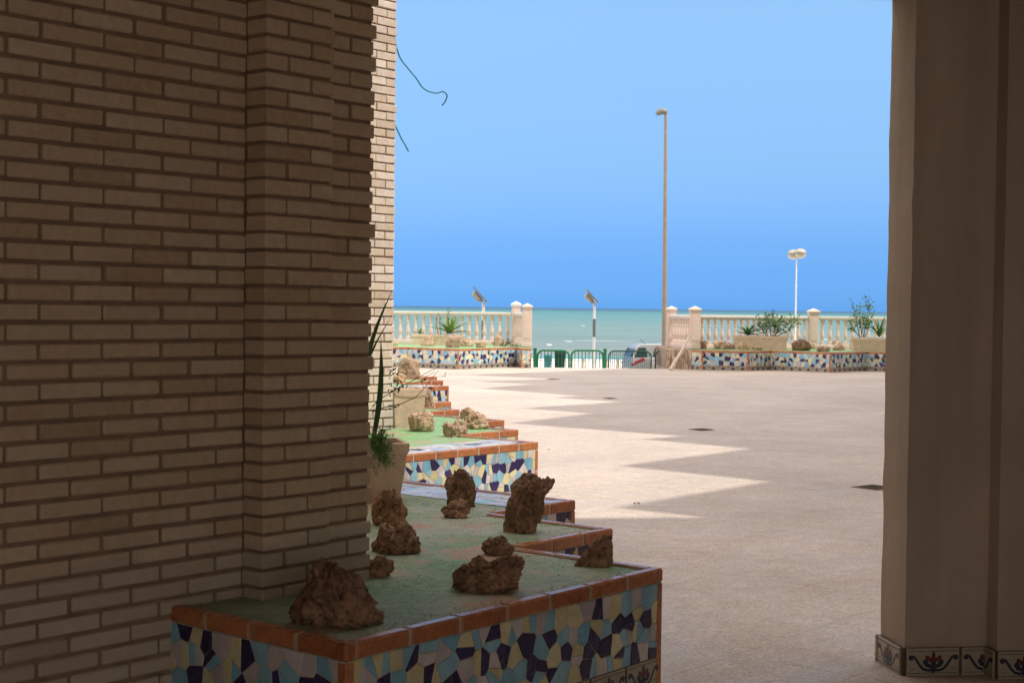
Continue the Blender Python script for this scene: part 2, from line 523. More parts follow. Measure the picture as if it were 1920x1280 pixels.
def m_plaster():
    m, nt, b = mat('painted_plaster', 0.9, 0.2)
    co = coord(nt)
    col = ramp(nt, noise_n(nt, co, 1.6, 6, .6), [(.3, (.50, .41, .33)), (.7, (.60, .50, .41))])
    stn = ramp(nt, noise_n(nt, coord(nt, 'Object', (5, 5, .5)), 1, 5, .6), [(.35, g3(.84)), (.6, g3(1))])
    col = mixc(nt, 1.0, col, stn, 'MULTIPLY')
    col = mixc(nt, ramp(nt, noise_n(nt, co, 2.6, 6, .7, .6), [(.45, g3(0)), (.70, g3(.6))]), col, (.40, .38, .34))
    col = mixc(nt, ramp(nt, noise_n(nt, coord(nt, 'Object', (3, 3, 9)), 2.2, 7, .75, 1.2), [(.66, g3(0)), (.70, g3(.55))]), col, (.30, .22, .16))
    nt.links.new(col, b.inputs['Base Color'])
    n1 = bump(nt, b, noise_n(nt, co, 190, 4, .7), .55, .004)
    bump(nt, b, noise_n(nt, co, 12, 4), .3, .01, n1)
    return m

M_BRICK, M_BFLAT = m_brick(), m_brick_flat()
M_BRICKLIT = m_brick('sunlit_brick', (1.33, 1.42, 1.72))  # same bricks as the near wall, sunlight put in by a paler tint
M_MORTAR = simple('mortar', (.26, .18, .125), .95, .2, 12, .4, 120)
M_MOS, M_PALE = m_mosaic(), m_mosaic('pale_mosaic', True)
M_MOSF = m_mosaic('coarse_mosaic', False, .62)
M_COPE = m_glaze('terracotta_glaze', (.38, .13, .052), (.50, .20, .08), .17)
M_GROUT = simple('grout', (.50, .45, .38), .9, .15)
M_DGROUT = simple('dark_grout', (.10, .07, .05), .9, .2)
M_TURF = m_turf('turf_carpet', (.21, .50, .19), (.36, .72, .33), .6, .30)
M_TURFD = m_turf('dusty_turf_carpet', (.18, .37, .18), (.32, .52, .29), .9, .72)
M_PLAZA = m_plaza()
def m_shard(name, a, c):
    m, nt, b = mat(name, .2, .5)
    g = nd(nt, 'ShaderNodeNewGeometry'); co = coord(nt)
    col = ramp(nt, g.outputs['Random Per Island'], [(0, a), (1, c)])
    col = mixc(nt, 1.0, col, ramp(nt, noise_n(nt, co, 6, 6, .65), [(.32, g3(.72)), (.58, g3(1))]), 'MULTIPLY')
    nt.links.new(col, b.inputs['Base Color'])
    nt.links.new(ramp(nt, noise_n(nt, co, 9, 4), [(.3, g3(.14)), (.7, g3(.42))]), b.inputs['Roughness'])
    bump(nt, b, noise_n(nt, co, 22, 2), .10, .006)
    return m
M_NAVYS = m_shard('navy_shard', (.020, .015, .075), (.045, .035, .15))
M_BLUES = m_shard('sky_blue_shard', (.20, .47, .64), (.32, .60, .74))
M_YELS = m_shard('pale_yellow_shard', (.66, .61, .34), (.78, .73, .48))
M_WHTS = m_shard('greyish_white_shard', (.50, .46, .49), (.72, .69, .70))
M_SGROUT = simple('mosaic_grout', (.50, .42, .32), .9, .2, 12)
M_TILE = simple('cream_tile', (.42, .38, .31), .25, .08, 20, .05)
M_NAVY = simple('navy_glaze', (.03, .04, .07), .25, .2, 30, 0)
M_RED = simple('red_glaze', (.14, .035, .03), .25, .2, 30, 0)
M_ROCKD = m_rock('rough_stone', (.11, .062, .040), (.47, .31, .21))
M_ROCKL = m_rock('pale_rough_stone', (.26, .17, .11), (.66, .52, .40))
M_STONEPOT = simple('cast_stone', (.74, .56, .44), .9, .12, 14, .8, 90, .008)
M_CREAM = simple('cast_concrete', (.68, .55, .49), .8, .07, 6, .2, 60)
M_PLASTER = m_plaster()
M_GREEN = simple('green_paint', (.012, .18, .085), .35, .1, 10, 0)
M_DKGREEN = simple('dark_green_paint', (.012, .075, .05), .4, .1, 10, 0)
M_WHITEP = simple('white_paint', (.78, .78, .78), .4, .04, 10, 0)
M_POST = simple('concrete_post', (.33, .27, .22), .8, .1, 6, .2)
M_LEAF = m_leaf('leaf_green', (.05, .13, .035), (.13, .26, .06))
M_AGAVE = m_leaf('agave_green', (.10, .20, .05), (.26, .38, .10))
M_DLEAF = m_leaf('dark_leaf', (.03, .075, .03), (.06, .14, .05))
M_TWIG = simple('twig_bark', (.10, .065, .04), .9, .2)
M_SOIL = simple('soil', (.09, .055, .035), .95, .3)
M_GLASS, _nt, _b = mat('car_glass', .06); _b.inputs['Base Color'].default_value = (.02, .045, .05, 1)
M_CARP = simple('silver_paint', (.40, .41, .43), .25, .02, 3, 0, metal=.3)
M_TAIL = simple('tail_lens', (.42, .008, .025), .15, .1, 20, 0)
M_RUBBER = simple('rubber', (.02, .02, .02), .8, .1, 10, 0)
M_CHROME = simple('steel', (.5, .5, .5), .3, .1, 10, 0, metal=.9)
M_METAL = simple('panel_grey', (.16, .17, .17), .4, .1, 10, 0)
M_LAMPW = simple('lamp_white', (.46, .44, .36), .3, .04, 10, 0)
M_BINB = simple('teal_plastic', (.06, .30, .36), .5, .1, 10, 0)
M_BIND = simple('dark_bin_plastic', (.012, .05, .045), .5, .1, 10, 0)
M_CYAN = simple('pale_blue_paint', (.22, .52, .60), .5, .08, 10, 0)
M_STREET = simple('street_asphalt', (.16, .155, .15), .9, .15, 4, .3, 60)
M_PAVE = simple('pale_paving', (.62, .58, .52), .85, .08, 3, .2, 30)
M_SAND = simple('pale_sand', (.84, .79, .70), .95, .06, .5, .3, 20)
M_SEA = m_sea()
M_CABLE = simple('teal_cable', (.02, .22, .24), .5, .1, 10, 0)
M_CEIL = simple('ceiling_plaster', (.42, .35, .28), .9, .08, 2, .2, 40)
M_IRON = simple('cast_iron', (.16, .12, .10), .7, .2, 20, .3, 80)
M_CLAD = None

# ------------------------------------------------------------------ ground, street, beach, sea
HP = 0.50                                          # height of the planters
PLZ = 40.0
mb = MB()
mb.box((-60, -50, -1.4), Vector((120, 0, 0)), Vector((0, PLZ + 50, 0)), Vector((0, 0, 1.4)))
gx0, gx1 = G(996, 690, 0).x, G(1250, 690, 0).x       # the plaza runs on under the planters either side of the opening
mb.box((-60, PLZ, -1.398), Vector((gx0 + 60, 0, 0)), Vector((0, 5, 0)), Vector((0, 0, 1.396)))
mb.box((gx1, PLZ, -1.398), Vector((60 - gx1, 0, 0)), Vector((0, 5, 0)), Vector((0, 0, 1.396)))
tag(mb.build('plaza', M_PLAZA), kind='structure')
mb = MB()                                          # two steps from the plaza down to the street
mb.box((-1.1, PLZ + .002, -1.002), Vector((7, 0, 0)), Vector((0, .8, 0)), Vector((0, 0, .70)))
mb.box((-1.1, PLZ + .804, -1.002), Vector((7, 0, 0)), Vector((0, .8, 0)), Vector((0, 0, .40)))
tag(mb.build('steps', M_PAVE), kind='structure')
mb = MB(); mb.box((-80, PLZ + .01, -1.6), Vector((160, 0, 0)), Vector((0, 13, 0)), Vector((0, 0, .6)))
tag(mb.build('street', M_STREET), kind='structure')
mb = MB(); mb.box((-80, PLZ + 13.02, -3.2), Vector((160, 0, 0)), Vector((0, 5, 0)), Vector((0, 0, 2.32)))
tag(mb.build('pavement', M_PAVE), kind='structure')
mb = MB()
mb.face([(-400, 58.05, -2.3), (400, 58.05, -2.3), (400, 150, -3.2), (-400, 150, -3.2)])
tag(mb.build('beach', M_SAND), kind='structure')
mb = MB(); mb.face([(-30000, 60, -3.0), (30000, 60, -3.0), (30000, 50000, -3.0), (-30000, 50000, -3.0)])
tag(mb.build('sea', M_SEA), kind='structure')

# ------------------------------------------------------------------ near brick wall (left) and ceiling
def bricks(mb, o, dirv, nrm, z0, z1, course, rows, depth=.11, jit=.0025, h=None, gap=.010):
    """o start point, rows = list (by course parity) of (start, length) bricks along dirv; nrm points out"""
    h = h or course - gap
    k = 0; z = z0
    while z < z1:
        for (s, L) in rows[k % len(rows)]:
            j = random.uniform(-jit, jit); js = random.uniform(-jit, jit)
            a = o + dirv * (s + js) + UP * (z + random.uniform(-.0012, .0012)) + nrm * j
            mb.box(a, dirv * (L + random.uniform(-jit, jit)), -nrm * depth, UP * h, 0, random.choice((.003, .0035, .0045, .007)))
        z += course; k += 1

COURSE = .0669
CEIL = 3.016
NRM = -A2                                          # outward normal of the faces that run along B2
L0 = G(311, 1137, HP)                              # where the planter meets the wall
def on_wall(px, base, dirv):                       # point of the vertical plane base+dirv seen at column px (at eye height)
    d = ray(px, 577)
    det = d.x * (-dirv.y) + dirv.x * d.y
    t = (base.x * (-dirv.y) + dirv.x * base.y) / det
    return Vector((d.x * t, d.y * t, 0))
C1 = on_wall(457, L0, B2); C1.z = 0
W0 = C1 - B2 * 7.5
wall = empty('brick_wall', W0, 0, 'shaded cream brick wall with a pilaster filling the left side behind the nearest mosaic planter', 'wall')
mb = MB()
n = int(7.5 / .25)
rowA = [(7.5 - .25 * (i + 1) + .007, .236) for i in range(n)]; rowA[0] = (7.5 - .243, .248)
rowB = [(7.5 - .118, .123)] + [(7.5 - .125 - .25 * (i + 1) + .007, .236) for i in range(n - 1)]
bricks(mb, W0.copy(), B2, NRM, 0.0, CEIL, COURSE, [rowA, rowB], gap=.0155)
mb.build('wall_face', M_BRICK, wall)
mb = MB()
C2 = C1 + NRM * .12                                # pilaster stands out by half a brick
F1 = .345
mb_r = [[(0, .225), (.237, .108)], [(0, .105), (.117, .228)]]
bricks(mb, C2.copy(), B2, NRM, 0.004, CEIL, COURSE, mb_r, depth=.115, gap=.013)
mb.build('pilaster', M_BRICK, wall)
mb = MB()
C3 = C1 + NRM * .085 + B2 * F1                     # second face, set back a little
Q1 = on_wall(701, C3, B2)
F2 = (Q1 - C3).length
rr = [[(.008, F2 - .010)], [(-.10, .10 + F2 * .5 - .010), (F2 * .5, F2 * .5 - .012)]]
bricks(mb, C3.copy(), B2, NRM, 0.002, CEIL, COURSE, rr, depth=.2, jit=.006, gap=.013)
mb.build('corner_pier', M_BRICK, wall)
mb = MB()                                          # mortar bed behind the bricks
mb.box(W0 + A2 * .011 , B2 * (7.5 + .30), A2 * .30, UP * CEIL)
mb.box(C2 + A2 * .013 + B2 * .009, B2 * (F1 - .02), A2 * .2, UP * (CEIL - .004))
mb.box(C3 + A2 * .0135 - B2 * .05, B2 * (F2 + .05 - .016), A2 * .26, UP * (CEIL - .002))
mb.build('mortar_bed', M_MORTAR, wall)
# return of this wall running away behind the corner
QA = C3 + B2 * (F2 - .03) + A2 * .20
E1 = G(737, 803, HP); E1.z = 0
a_len = (E1 - Q1).dot(A2); b_len = (E1 - Q1).dot(B2)
J1 = Q1 + A2 * a_len

def uvbox(mb, o, a, b, h, mat=0):
    P = [o, o + a, o + a + b, o + b]
    if a.cross(b).z < 0: P = P[::-1]
    run = 0
    for i in range(4):
        p, q = P[i], P[(i + 1) % 4]; L = (q - p).length
        mb.face([p, q, q + UP * h, p + UP * h], mat, [(run, 0), (run + L, 0), (run + L, h), (run, h)])
        run += L
    mb.face([p + UP * h for p in P], mat, [(p.x, p.y) for p in P])
mb = MB(); uvbox(mb, QA, A2 * (a_len - .3), -B2 * .25, CEIL); mb.build('return_wall', M_BFLAT, wall)

# sunlit wall of the next bay
H_B = 15.0
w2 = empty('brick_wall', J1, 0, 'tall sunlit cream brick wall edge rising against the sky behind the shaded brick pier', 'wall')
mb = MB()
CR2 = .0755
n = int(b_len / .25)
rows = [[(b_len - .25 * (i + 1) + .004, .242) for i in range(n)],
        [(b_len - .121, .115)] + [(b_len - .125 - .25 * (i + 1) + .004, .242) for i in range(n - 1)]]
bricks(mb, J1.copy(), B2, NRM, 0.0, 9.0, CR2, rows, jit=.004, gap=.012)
mb.build('wall_face', M_BRICKLIT, w2)
mb = MB()
mb.box(J1 + A2 * .012, B2 * (b_len - .012), A2 * .24, UP * H_B)
mb.build('mortar_bed', M_MORTAR, w2)
mb = MB()
uvbox(mb, J1 + UP * 9.0, B2 * b_len, A2 * .010, H_B - 9.0)
uvbox(mb, E1 + A2 * .255 - B2 * .25, A2 * 6, B2 * .24, H_B)
mb.build('upper_wall', M_BFLAT, w2)

# ceiling of the passage with the building over it
PC = G(1695, 1265, 0)                              # front corner of the plaster pillar
U2 = Vector((.989, .146, 0)).normalized(); V2 = Vector((-U2.y, U2.x, 0))
PF = PC + V2 * .27                                 # its far corner
mb = MB()
e_r = PF + Vector((1, .02, 0)) * 9
e_l = PF - Vector((1, .02, 0)) * 7.5
mb.prism([(-12, -7.5), (4.6, -7.5), (4.6, -1), (12, -1), (e_r.x, e_r.y), (e_l.x, e_l.y)], CEIL, 3.45)
tag(mb.build('ceiling', M_CEIL), kind='structure')
BX0, BX1 = -1.6, 4.2                              # unseen rear opening, sized to bring fill light into the passage
over = empty('apartment_block', (0, -1, 3.455), 0, 'upper storeys of the building over the passage, out of the picture above', 'building')
mb = MB()
shv = Vector((cos(AZ), -sin(AZ), 0)) * (H_B / tan(EL))
SP = G(1200, 970, 0) + shv                          # a point of the eaves, over the edge of its shadow
o_r, o_l = SP + U2 * 4, SP - U2 * 19
mb.prism([(-12, -7.5), (4.6, -7.5), (4.6, -1), (12.5, -1), (o_r.x, o_r.y), (o_l.x, o_l.y)], 3.455, H_B)
mb.build('wall', M_PLASTER, over)
mb = MB()
mb.prism([(-12.5, -7.45), (BX0, -7.45), (BX0, -7.2), (-12.5, -7.2)], 0, CEIL - .002)
mb.prism([(-12.4, -7.19), (-12.1, -7.19), (-12.1, 4.5), (-12.4, 4.5)], 0, CEIL)
mb.prism([(4.2, -1.2), (4.5, -1.2), (4.5, 6.7), (4.2, 6.7)], 0, CEIL - .002)
tag(mb.build('back_wall', M_PLASTER), 'plain plaster walls round the passage behind the viewer, outside the picture', 'wall')

# ------------------------------------------------------------------ plaster pillar with tile skirting
def disc(mb, O, U, W, N, cu, cv, r, m, n=8, lift=.0012):
    P = [O + U * (cu + r * cos(2 * pi * k / n)) + W * (cv + r * sin(2 * pi * k / n)) + N * lift for k in range(n)]
    if (P[1] - P[0]).cross(P[2] - P[1]).dot(N) < 0: P = P[::-1]
    mb.face(P, m)
def ribbon(mb, O, U, W, N, pts, w, m, lift=.0012):
    L = []
    for i, (x, y) in enumerate(pts):
        x0, y0 = pts[max(i - 1, 0)]; x1, y1 = pts[min(i + 1, len(pts) - 1)]
        dx, dy = x1 - x0, y1 - y0; l = math.hypot(dx, dy) or 1
        ww = w[i] if isinstance(w, list) else w
        L.append(((x - dy / l * ww, y + dx / l * ww), (x + dy / l * ww, y - dx / l * ww)))
    f = lambda q: O + U * q[0] + W * q[1] + N * lift
    for i in range(len(L) - 1):
        P = [f(L[i][0]), f(L[i + 1][0]), f(L[i + 1][1]), f(L[i][1])]
        if (P[1] - P[0]).cross(P[2] - P[1]).dot(N) < 0: P = P[::-1]
        mb.face(P, m)

TW, TH = .25, .125
def tile(mb, O, U, N, x0=0.0, x1=TW, fine=True, th=.010):
    """one patterned skirting tile; O lower left at its full width, shown from x0 to x1. slots: 0 cream, 1 navy, 2 red, 3 dark line"""
    W = UP
    mb.box(O + U * (x0 + .004), U * (x1 - x0 - .008), N * th, W * (TH - .003), 0, .0015 if fine else 0)
    O = O + N * th
    s = TW / .25
    xa, xb = x0 + .008, x1 - .008
    if xb <= xa: return
    for y in (.013, .110):
        ribbon(mb, O, U, W, N, [(xa, y), (xb, y)], .0016, 3)
    def ok(x): return xa <= x <= xb
    for sg in (-1, 1):
        pts = [(.0, .030), (.022, .024), (.045, .030), (.062, .046), (.075, .066), (.088, .084), (.103, .088)]
        pts = [(.125 + sg * x, y) for x, y in pts]
        pts = [q for q in pts if ok(q[0])]
        if len(pts) > 1: ribbon(mb, O, U, W, N, pts, .0060, 1)
        for (x, y, r) in ((.104, .081, .0125), (.036, .062, .013), (.030, .050, .011), (.018, .044, .010)):
            if ok(.125 + sg * x): disc(mb, O, U, W, N, .125 + sg * x, y, r, 1, 8, .0016)
        for (x, y, r) in ((.015, .072, .011), (.029, .082, .010)):
            if ok(.125 + sg * x): disc(mb, O, U, W, N, .125 + sg * x, y, r, 2, 8, .0020)
        if fine and ok(.125 + sg * .11): ribbon(mb, O, U, W, N, [(.125 + sg * .085, .034), (.125 + sg * .11, .026)], .0014, 3)
    if ok(.125):
        for (y, r, m_) in ((.099, .008, 2), (.088, .010, 2), (.074, .012, 2)): disc(mb, O, U, W, N, .125, y, r, m_, 8, .0024)
        for (y, r) in ((.058, .013), (.044, .014), (.026, .012)): disc(mb, O, U, W, N, .125, y, r, 1, 8, .0020)

TMATS = [M_TILE, M_NAVY, M_RED, M_DGROUT]
pil = empty('plaster_pillar', PC, 0, 'wide beige plaster pillar with patterned tile skirting on the right side', 'pillar')
mb = MB()
FW = .385
def jag(p0, p1, n):                                # slightly worn plaster arris
    return p0, p1
body = [PC, PC + U2 * FW, PC + U2 * FW - V2 * .095, PC + U2 * 5 - V2 * .095, PC + U2 * 5 + V2 * .27, PF]
i0 = len(mb.v)
zs = [0.0 + CEIL * k / 60 for k in range(61)]
nb = len(body)
for z in zs:
    for k, p in enumerate(body):
        j = .0035 if k in (0, 5) else 0
        q = p + U2 * (noise.noise(Vector((k * 5.1, 0, z * 7))) * j * 1.6) + V2 * (noise.noise(Vector((k * 5.1, 9, z * 9))) * j)
        mb.v.append((q.x, q.y, z))
for a in range(60):
    for k in range(nb):
        k2 = (k + 1) % nb
        mb.f.append((a * nb + k, a * nb + k2, (a + 1) * nb + k2, (a + 1) * nb + k)); mb.m.append(0); mb.uv.append(None)
mb.f.append(tuple(range(nb))[::-1]); mb.m.append(0); mb.uv.append(None)
mb.build('shaft', M_PLASTER, pil)
mb = MB()
g = .012
mb.box(PC - V2 * g, U2 * (FW), V2 * (g - .0005), UP * .1215, 3)
tile(mb, PC - V2 * g, U2, -V2, 0, TW)
tile(mb, PC - V2 * g + U2 * .256, U2, -V2, 0, FW - .262)
R0 = PC + U2 * FW
mb.box(R0 - U2 * g - V2 * (.095 + g), V2 * (.094), U2 * (g - .0005), UP * .1213, 3)
tile(mb, R0 - U2 * g + V2 * (-g - .006 - .002) + V2 * .155, -V2, -U2, .155, .243)
S0 = R0 - V2 * (.095 + g) - U2 * g
for i in range(10): tile(mb, S0 + U2 * (.006 + .256 * i), U2, -V2, 0, TW)
mb.box(S0 + U2 * .003, U2 * 2.55, V2 * (g - .0005), UP * .1211, 3)
mb.box(PC - U2 * g - V2 * g, V2 * (.27 + g), U2 * (g - .0005), UP * .1209, 3)
tile(mb, PF - U2 * g + V2 * .0, -V2, -U2, .20, TW) if False else None
tile(mb, PC - U2 * g + V2 * .252, -V2, -U2, 0, TW)
tile(mb, PC - U2 * g + V2 * .508, -V2, -U2, .222, TW)
mb.build('tile_skirting', TMATS, pil)

# ------------------------------------------------------------------ sawtooth apartment wing on the right: out of view, but it shades the plaza
sh = Vector((cos(AZ), -sin(AZ), 0)) * (H_B / tan(EL))
tips = [(1320, 969), (1150, 951), (1441, 902), (1160, 873), (1406, 841), (1206, 823), (1277, 817), (958, 793),
        (1108, 775), (979, 765), (1162, 753), (1035, 745), (1087, 742), (900, 728), (996, 720), (890, 715), (1042, 710), (876, 703)]
pl = []
for (x, y) in tips:
    p = G(x, y, 0) + sh
    pl.append((p.x, p.y))
pN = Vector(pl[-1] + (0,))
far = pN + B2 * 5.6
far2 = Vector((34, 34, 0))
poly = [(pl[0][0], pl[0][1] - 2.5), *pl, (far.x, far.y), (far.x + 3, far.y + 2.5), (32, far.y + 2), (32, pl[0][1] - 2.5)]
wing = empty('apartment_block', (20, 25, 0), 0, 'stepped right wing of the apartments beyond the pillar, shading the plaza', 'building')
mb = MB(); mb.prism(poly[::-1], 0.0, H_B)
mb.build('wall', M_BFLAT, wing)
mb = MB(); mb.prism([(22, 20), (24, 20), (24, 24), (22, 24)], H_B + .002, H_B + 2.2)
mb.build('stair_head', M_PLASTER, wing)

# ------------------------------------------------------------------ planters
def inner(P, Q):
    """corner between a tooth P and the next tooth Q: back along A from P, then along B to Q"""
    a = (Q - P).dot(A2)
    return P + A2 * a

SHM = [M_SGROUT, M_NAVYS, M_BLUES, M_YELS, M_WHTS]
def clip(poly, nx, ny, c):
    """keep the side nx*x+ny*y <= c"""
    out = []
    for i in range(len(poly)):
        (x0, y0), (x1, y1) = poly[i - 1], poly[i]
        d0, d1 = nx * x0 + ny * y0 - c, nx * x1 + ny * y1 - c
        if d0 <= 0 and d1 > 0 or d0 > 0 and d1 <= 0:
            t = d0 / (d0 - d1); out.append((x0 + (x1 - x0) * t, y0 + (y1 - y0) * t))
        if d1 <= 0: out.append((x1, y1))
    return out
def area(P): return .5 * abs(sum(P[i - 1][0] * P[i][1] - P[i][0] * P[i - 1][1] for i in range(len(P)))) if len(P) > 2 else 0
def shards(mb, O, U, W, N, L, v0, v1, du, dv, pale=False, gap=.0030):
    """broken tile mosaic: straight-edged shards over [0,L] x [v0,v1]; every shard a raised piece with eased edges"""
    if L < .03: return
    nu, nv = max(1, round(L / du)), max(1, round((v1 - v0) / dv))
    su, sv = L / nu, (v1 - v0) / nv
    pts = {}
    for i in range(nu):
        for j in range(nv):
            pts[(i, j)] = ((i + .5 + random.uniform(-.42, .42)) * su, v0 + (j + .5 + random.uniform(-.40, .40)) * sv)
    cells = []
    for (i, j), (x, y) in pts.items():
        P = [(0.002, v0), (L - .002, v0), (L - .002, v1), (0.002, v1)]
        for a in range(i - 2, i + 3):
            for b_ in range(j - 2, j + 3):
                if (a, b_) == (i, j) or (a, b_) not in pts: continue
                x2, y2 = pts[(a, b_)]; nx, ny = x2 - x, y2 - y; l = math.hypot(nx, ny) or 1e-6
                nx /= l; ny /= l
                P = clip(P, nx, ny, (x + x2) / 2 * nx + (y + y2) / 2 * ny - gap / 2)
                if len(P) < 3: break
            if len(P) < 3: break
        if len(P) < 3: continue
        if random.random() < .42 and area(P) > su * sv * .8:
            cx = sum(p[0] for p in P) / len(P); cy = sum(p[1] for p in P) / len(P)
            an = random.choice((random.gauss(0, .35), random.gauss(pi / 2, .5), random.uniform(0, pi))); nx, ny = cos(an), sin(an); c = nx * cx + ny * cy
            cells.append((clip(P, nx, ny, c - gap / 2))); cells.append(clip(P, -nx, -ny, -c - gap / 2))
        else: cells.append(P)
    done = []
    for P in cells:
        if area(P) < su * sv * .04: continue
        cx = sum(p[0] for p in P) / len(P); cy = sum(p[1] for p in P) / len(P)
        near_ = [c for (x, y, c) in done[-40:] if abs(x - cx) < su * 1.15 and abs(y - cy) < sv * 1.15]
        best = None
        for _ in range(5):
            c = random.choices((1, 2, 3, 4), (.06, .2, .05, .69) if pale else (.25, .31, .21, .23))[0]
            if c not in near_ or (pale and c == 4): best = c; break
            if best is None or near_.count(c) < near_.count(best): best = c
        done.append((cx, cy, best))
        e = .0022; Q = []
        l_ = [math.hypot(x - cx, y - cy) or 1e-6 for x, y in P]
        Q = [(x - (x - cx) / l * e * 1.3, y - (y - cy) / l * e * 1.3) for (x, y), l in zip(P, l_)]
        tl = (random.gauss(0, .018), random.gauss(0, .018))
        lo = [O + U * x + W * y + N * .0004 for x, y in P]
        md = [O + U * x + W * y + N * (.0018 + (x - cx) * tl[0] * .5 + (y - cy) * tl[1] * .5) for x, y in P]
        hi = [O + U * x + W * y + N * (.0032 + (x - cx) * tl[0] + (y - cy) * tl[1]) for x, y in Q]
        n = len(P)
        fl = U.cross(W).dot(N) < 0
        if (sum(P[i - 1][0] * P[i][1] - P[i][0] * P[i - 1][1] for i in range(n)) < 0) != fl:
            lo.reverse(); md.reverse(); hi.reverse()
        Fc = [tuple(range(2 * n, 3 * n))]
        for k in range(n):
            k2 = (k + 1) % n
            Fc.append((k, k2, n + k2, n + k)); Fc.append((n + k, n + k2, 2 * n + k2, 2 * n + k))
        mb.mesh(lo + md + hi, Fc, best)

CW, CH = .048, .060                                # coping
TRIM = .036
def planter(name, label, pts, back, hp, strips=(), clad_until=None, far=False, mos=None, coarse=False, tiles=True, turf=None):
    """pts: open outline of the visible edge, from near-left on, anticlockwise seen from above; back: closing points"""
    root = empty(name, (pts[0].x, pts[0].y, 0), 0, label, 'planter')
    # body and facing
    fm, cm, tm, gm, km = MB(), MB(), MB(), MB(), MB()
    run = random.uniform(0, 20)
    N = len(pts)
    segs = []
    for i in range(N - 1):
        p, q = pts[i].copy(), pts[i + 1].copy(); p.z = q.z = 0
        d = (q - p); L = d.length; d.normalize()
        nrm = Vector((d.y, -d.x, 0))
        segs.append((p, q, d, nrm, L))
    for i, (p, q, d, nrm, L) in enumerate(segs):
        z0 = TH if tiles else 0.0
        fm.face([p + UP * z0, q + UP * z0, q + UP * (hp - CH), p + UP * (hp - CH)], 0)
        shards(fm, p, d, UP, nrm, L, z0 + .002, hp - CH - .002, *((.11, .10) if far else (.072, .088)))
        if tiles:
            km.face([p, q, q + UP * TH, p + UP * TH], 3)
            nt_ = max(1, int(L / .256))
            ext = L - nt_ * .256
            s = L - nt_ * .256 - .003
            if ext > .06: tile(km, p + d * (s - .256) , d, nrm, .256 - ext + .012, TW, not far, .003)
            for k in range(nt_): tile(km, p + d * (s + .256 * k), d, nrm, 0, TW, not far, .003)
        run += L + .37
        # coping tiles, mitred roughly at the corners
        prev_convex = i > 0 and segs[i - 1][2].cross(d).z > 0
        next_convex = i < N - 2 and d.cross(segs[i + 1][2]).z > 0
        s0 = -.004 if prev_convex else (CW + .002 if i > 0 else 0)
        s1 = L + .004 if next_convex else (L if i == N - 2 else L - .001)
        if prev_convex: s0 = CW - .006
        nc = max(1, round((s1 - s0) / .25)); lt = (s1 - s0) / nc
        for k in range(nc):
            jz = random.uniform(-.0008, .0008)
            ex = .0065 if (k == nc - 1 and next_convex) else 0
            cm.box(p + d * (s0 + k * lt + .0035) + nrm * .007 + UP * (hp - CH + jz), d * (lt - .007 + ex), -nrm * (CW + .003), UP * CH, 0, .008)
        gm.box(p + d * (s0 + .002) + nrm * .002 + UP * (hp - CH + .0015), d * (s1 - s0 - .012), -nrm * (CW - .004), UP * (CH - .005))
        # vertical trims at the outer corners
        if next_convex:
            t_ = MB(); t_.box(q - d * TRIM + nrm * .0045, d * (TRIM + .0042), -nrm * .012, UP * (hp - CH - .003), 0, .003)
            n_ = segs[i + 1][3]; t_.box(q - segs[i + 1][2] * .0005 + n_ * .0049, segs[i + 1][2] * TRIM, -n_ * .012, UP * (hp - CH - .003), 0, .003)
            t_.build('corner_trim', M_COPE, root)
        if False:
            tm.box(p - d * .0005 + nrm * .0049, d * TRIM, -nrm * .012, UP * (hp - CH - .003), 0, .003)
        if i == N - 2 and far:
            t_ = MB(); t_.box(q - d * TRIM + nrm * .0045, d * (TRIM), -nrm * .012, UP * (hp - CH - .003), 0, .003); t_.build('corner_trim', M_COPE, root)
    # plain backs of the body
    allp = [Vector((p.x, p.y, 0)) for p in pts] + [Vector((b[0], b[1], 0)) for b in back]
    n = len(allp)
    for i in range(N - 1, n):
        p, q = allp[i], allp[(i + 1) % n]
        fm.face([p, q, q + UP * (hp - CH), p + UP * (hp - CH)], 0)
    fm.build('mosaic_facing', SHM, root)
    cm.build('coping', M_COPE, root, smooth=True, sharp=30)
    gm.build('grout_bed', M_GROUT, root)
    if tiles: km.build('tile_band', TMATS, root)
    # turf sheet
    poly = [(p.x, p.y) for p in allp]
    from mathutils.geometry import tessellate_polygon
    P_ = [Vector((x - root.location.x, y - root.location.y, hp - .012)) for x, y in poly]
    tris = [t if (P_[t[1]] - P_[t[0]]).cross(P_[t[2]] - P_[t[0]]).z > 0 else t[::-1] for t in tessellate_polygon([P_])]
    me = bpy.data.meshes.new('turf'); me.from_pydata([tuple(p) for p in P_], [], [tuple(t) for t in tris])
    me.materials.append(turf or M_TURF)
    o = bpy.data.objects.new('turf', me); COL.objects.link(o); o.parent = root
    # pale mosaic strips lying along chosen edges
    if strips:
        for (i, w, s0, s1) in strips:
            sm = MB()
            p, q, d, nrm, L = segs[i]
            a = p + d * (s0 * L) - nrm * (CW + .001) + UP * (hp - .010)
            sm.box(a - UP * .003, d * L * (s1 - s0), -nrm * w, UP * .003, 0)
            shards(sm, a, d, -nrm, UP, L * (s1 - s0), 0, w, .13, .12, pale=True)
            sm.build('tiled_ledge', SHM, root)
    return root

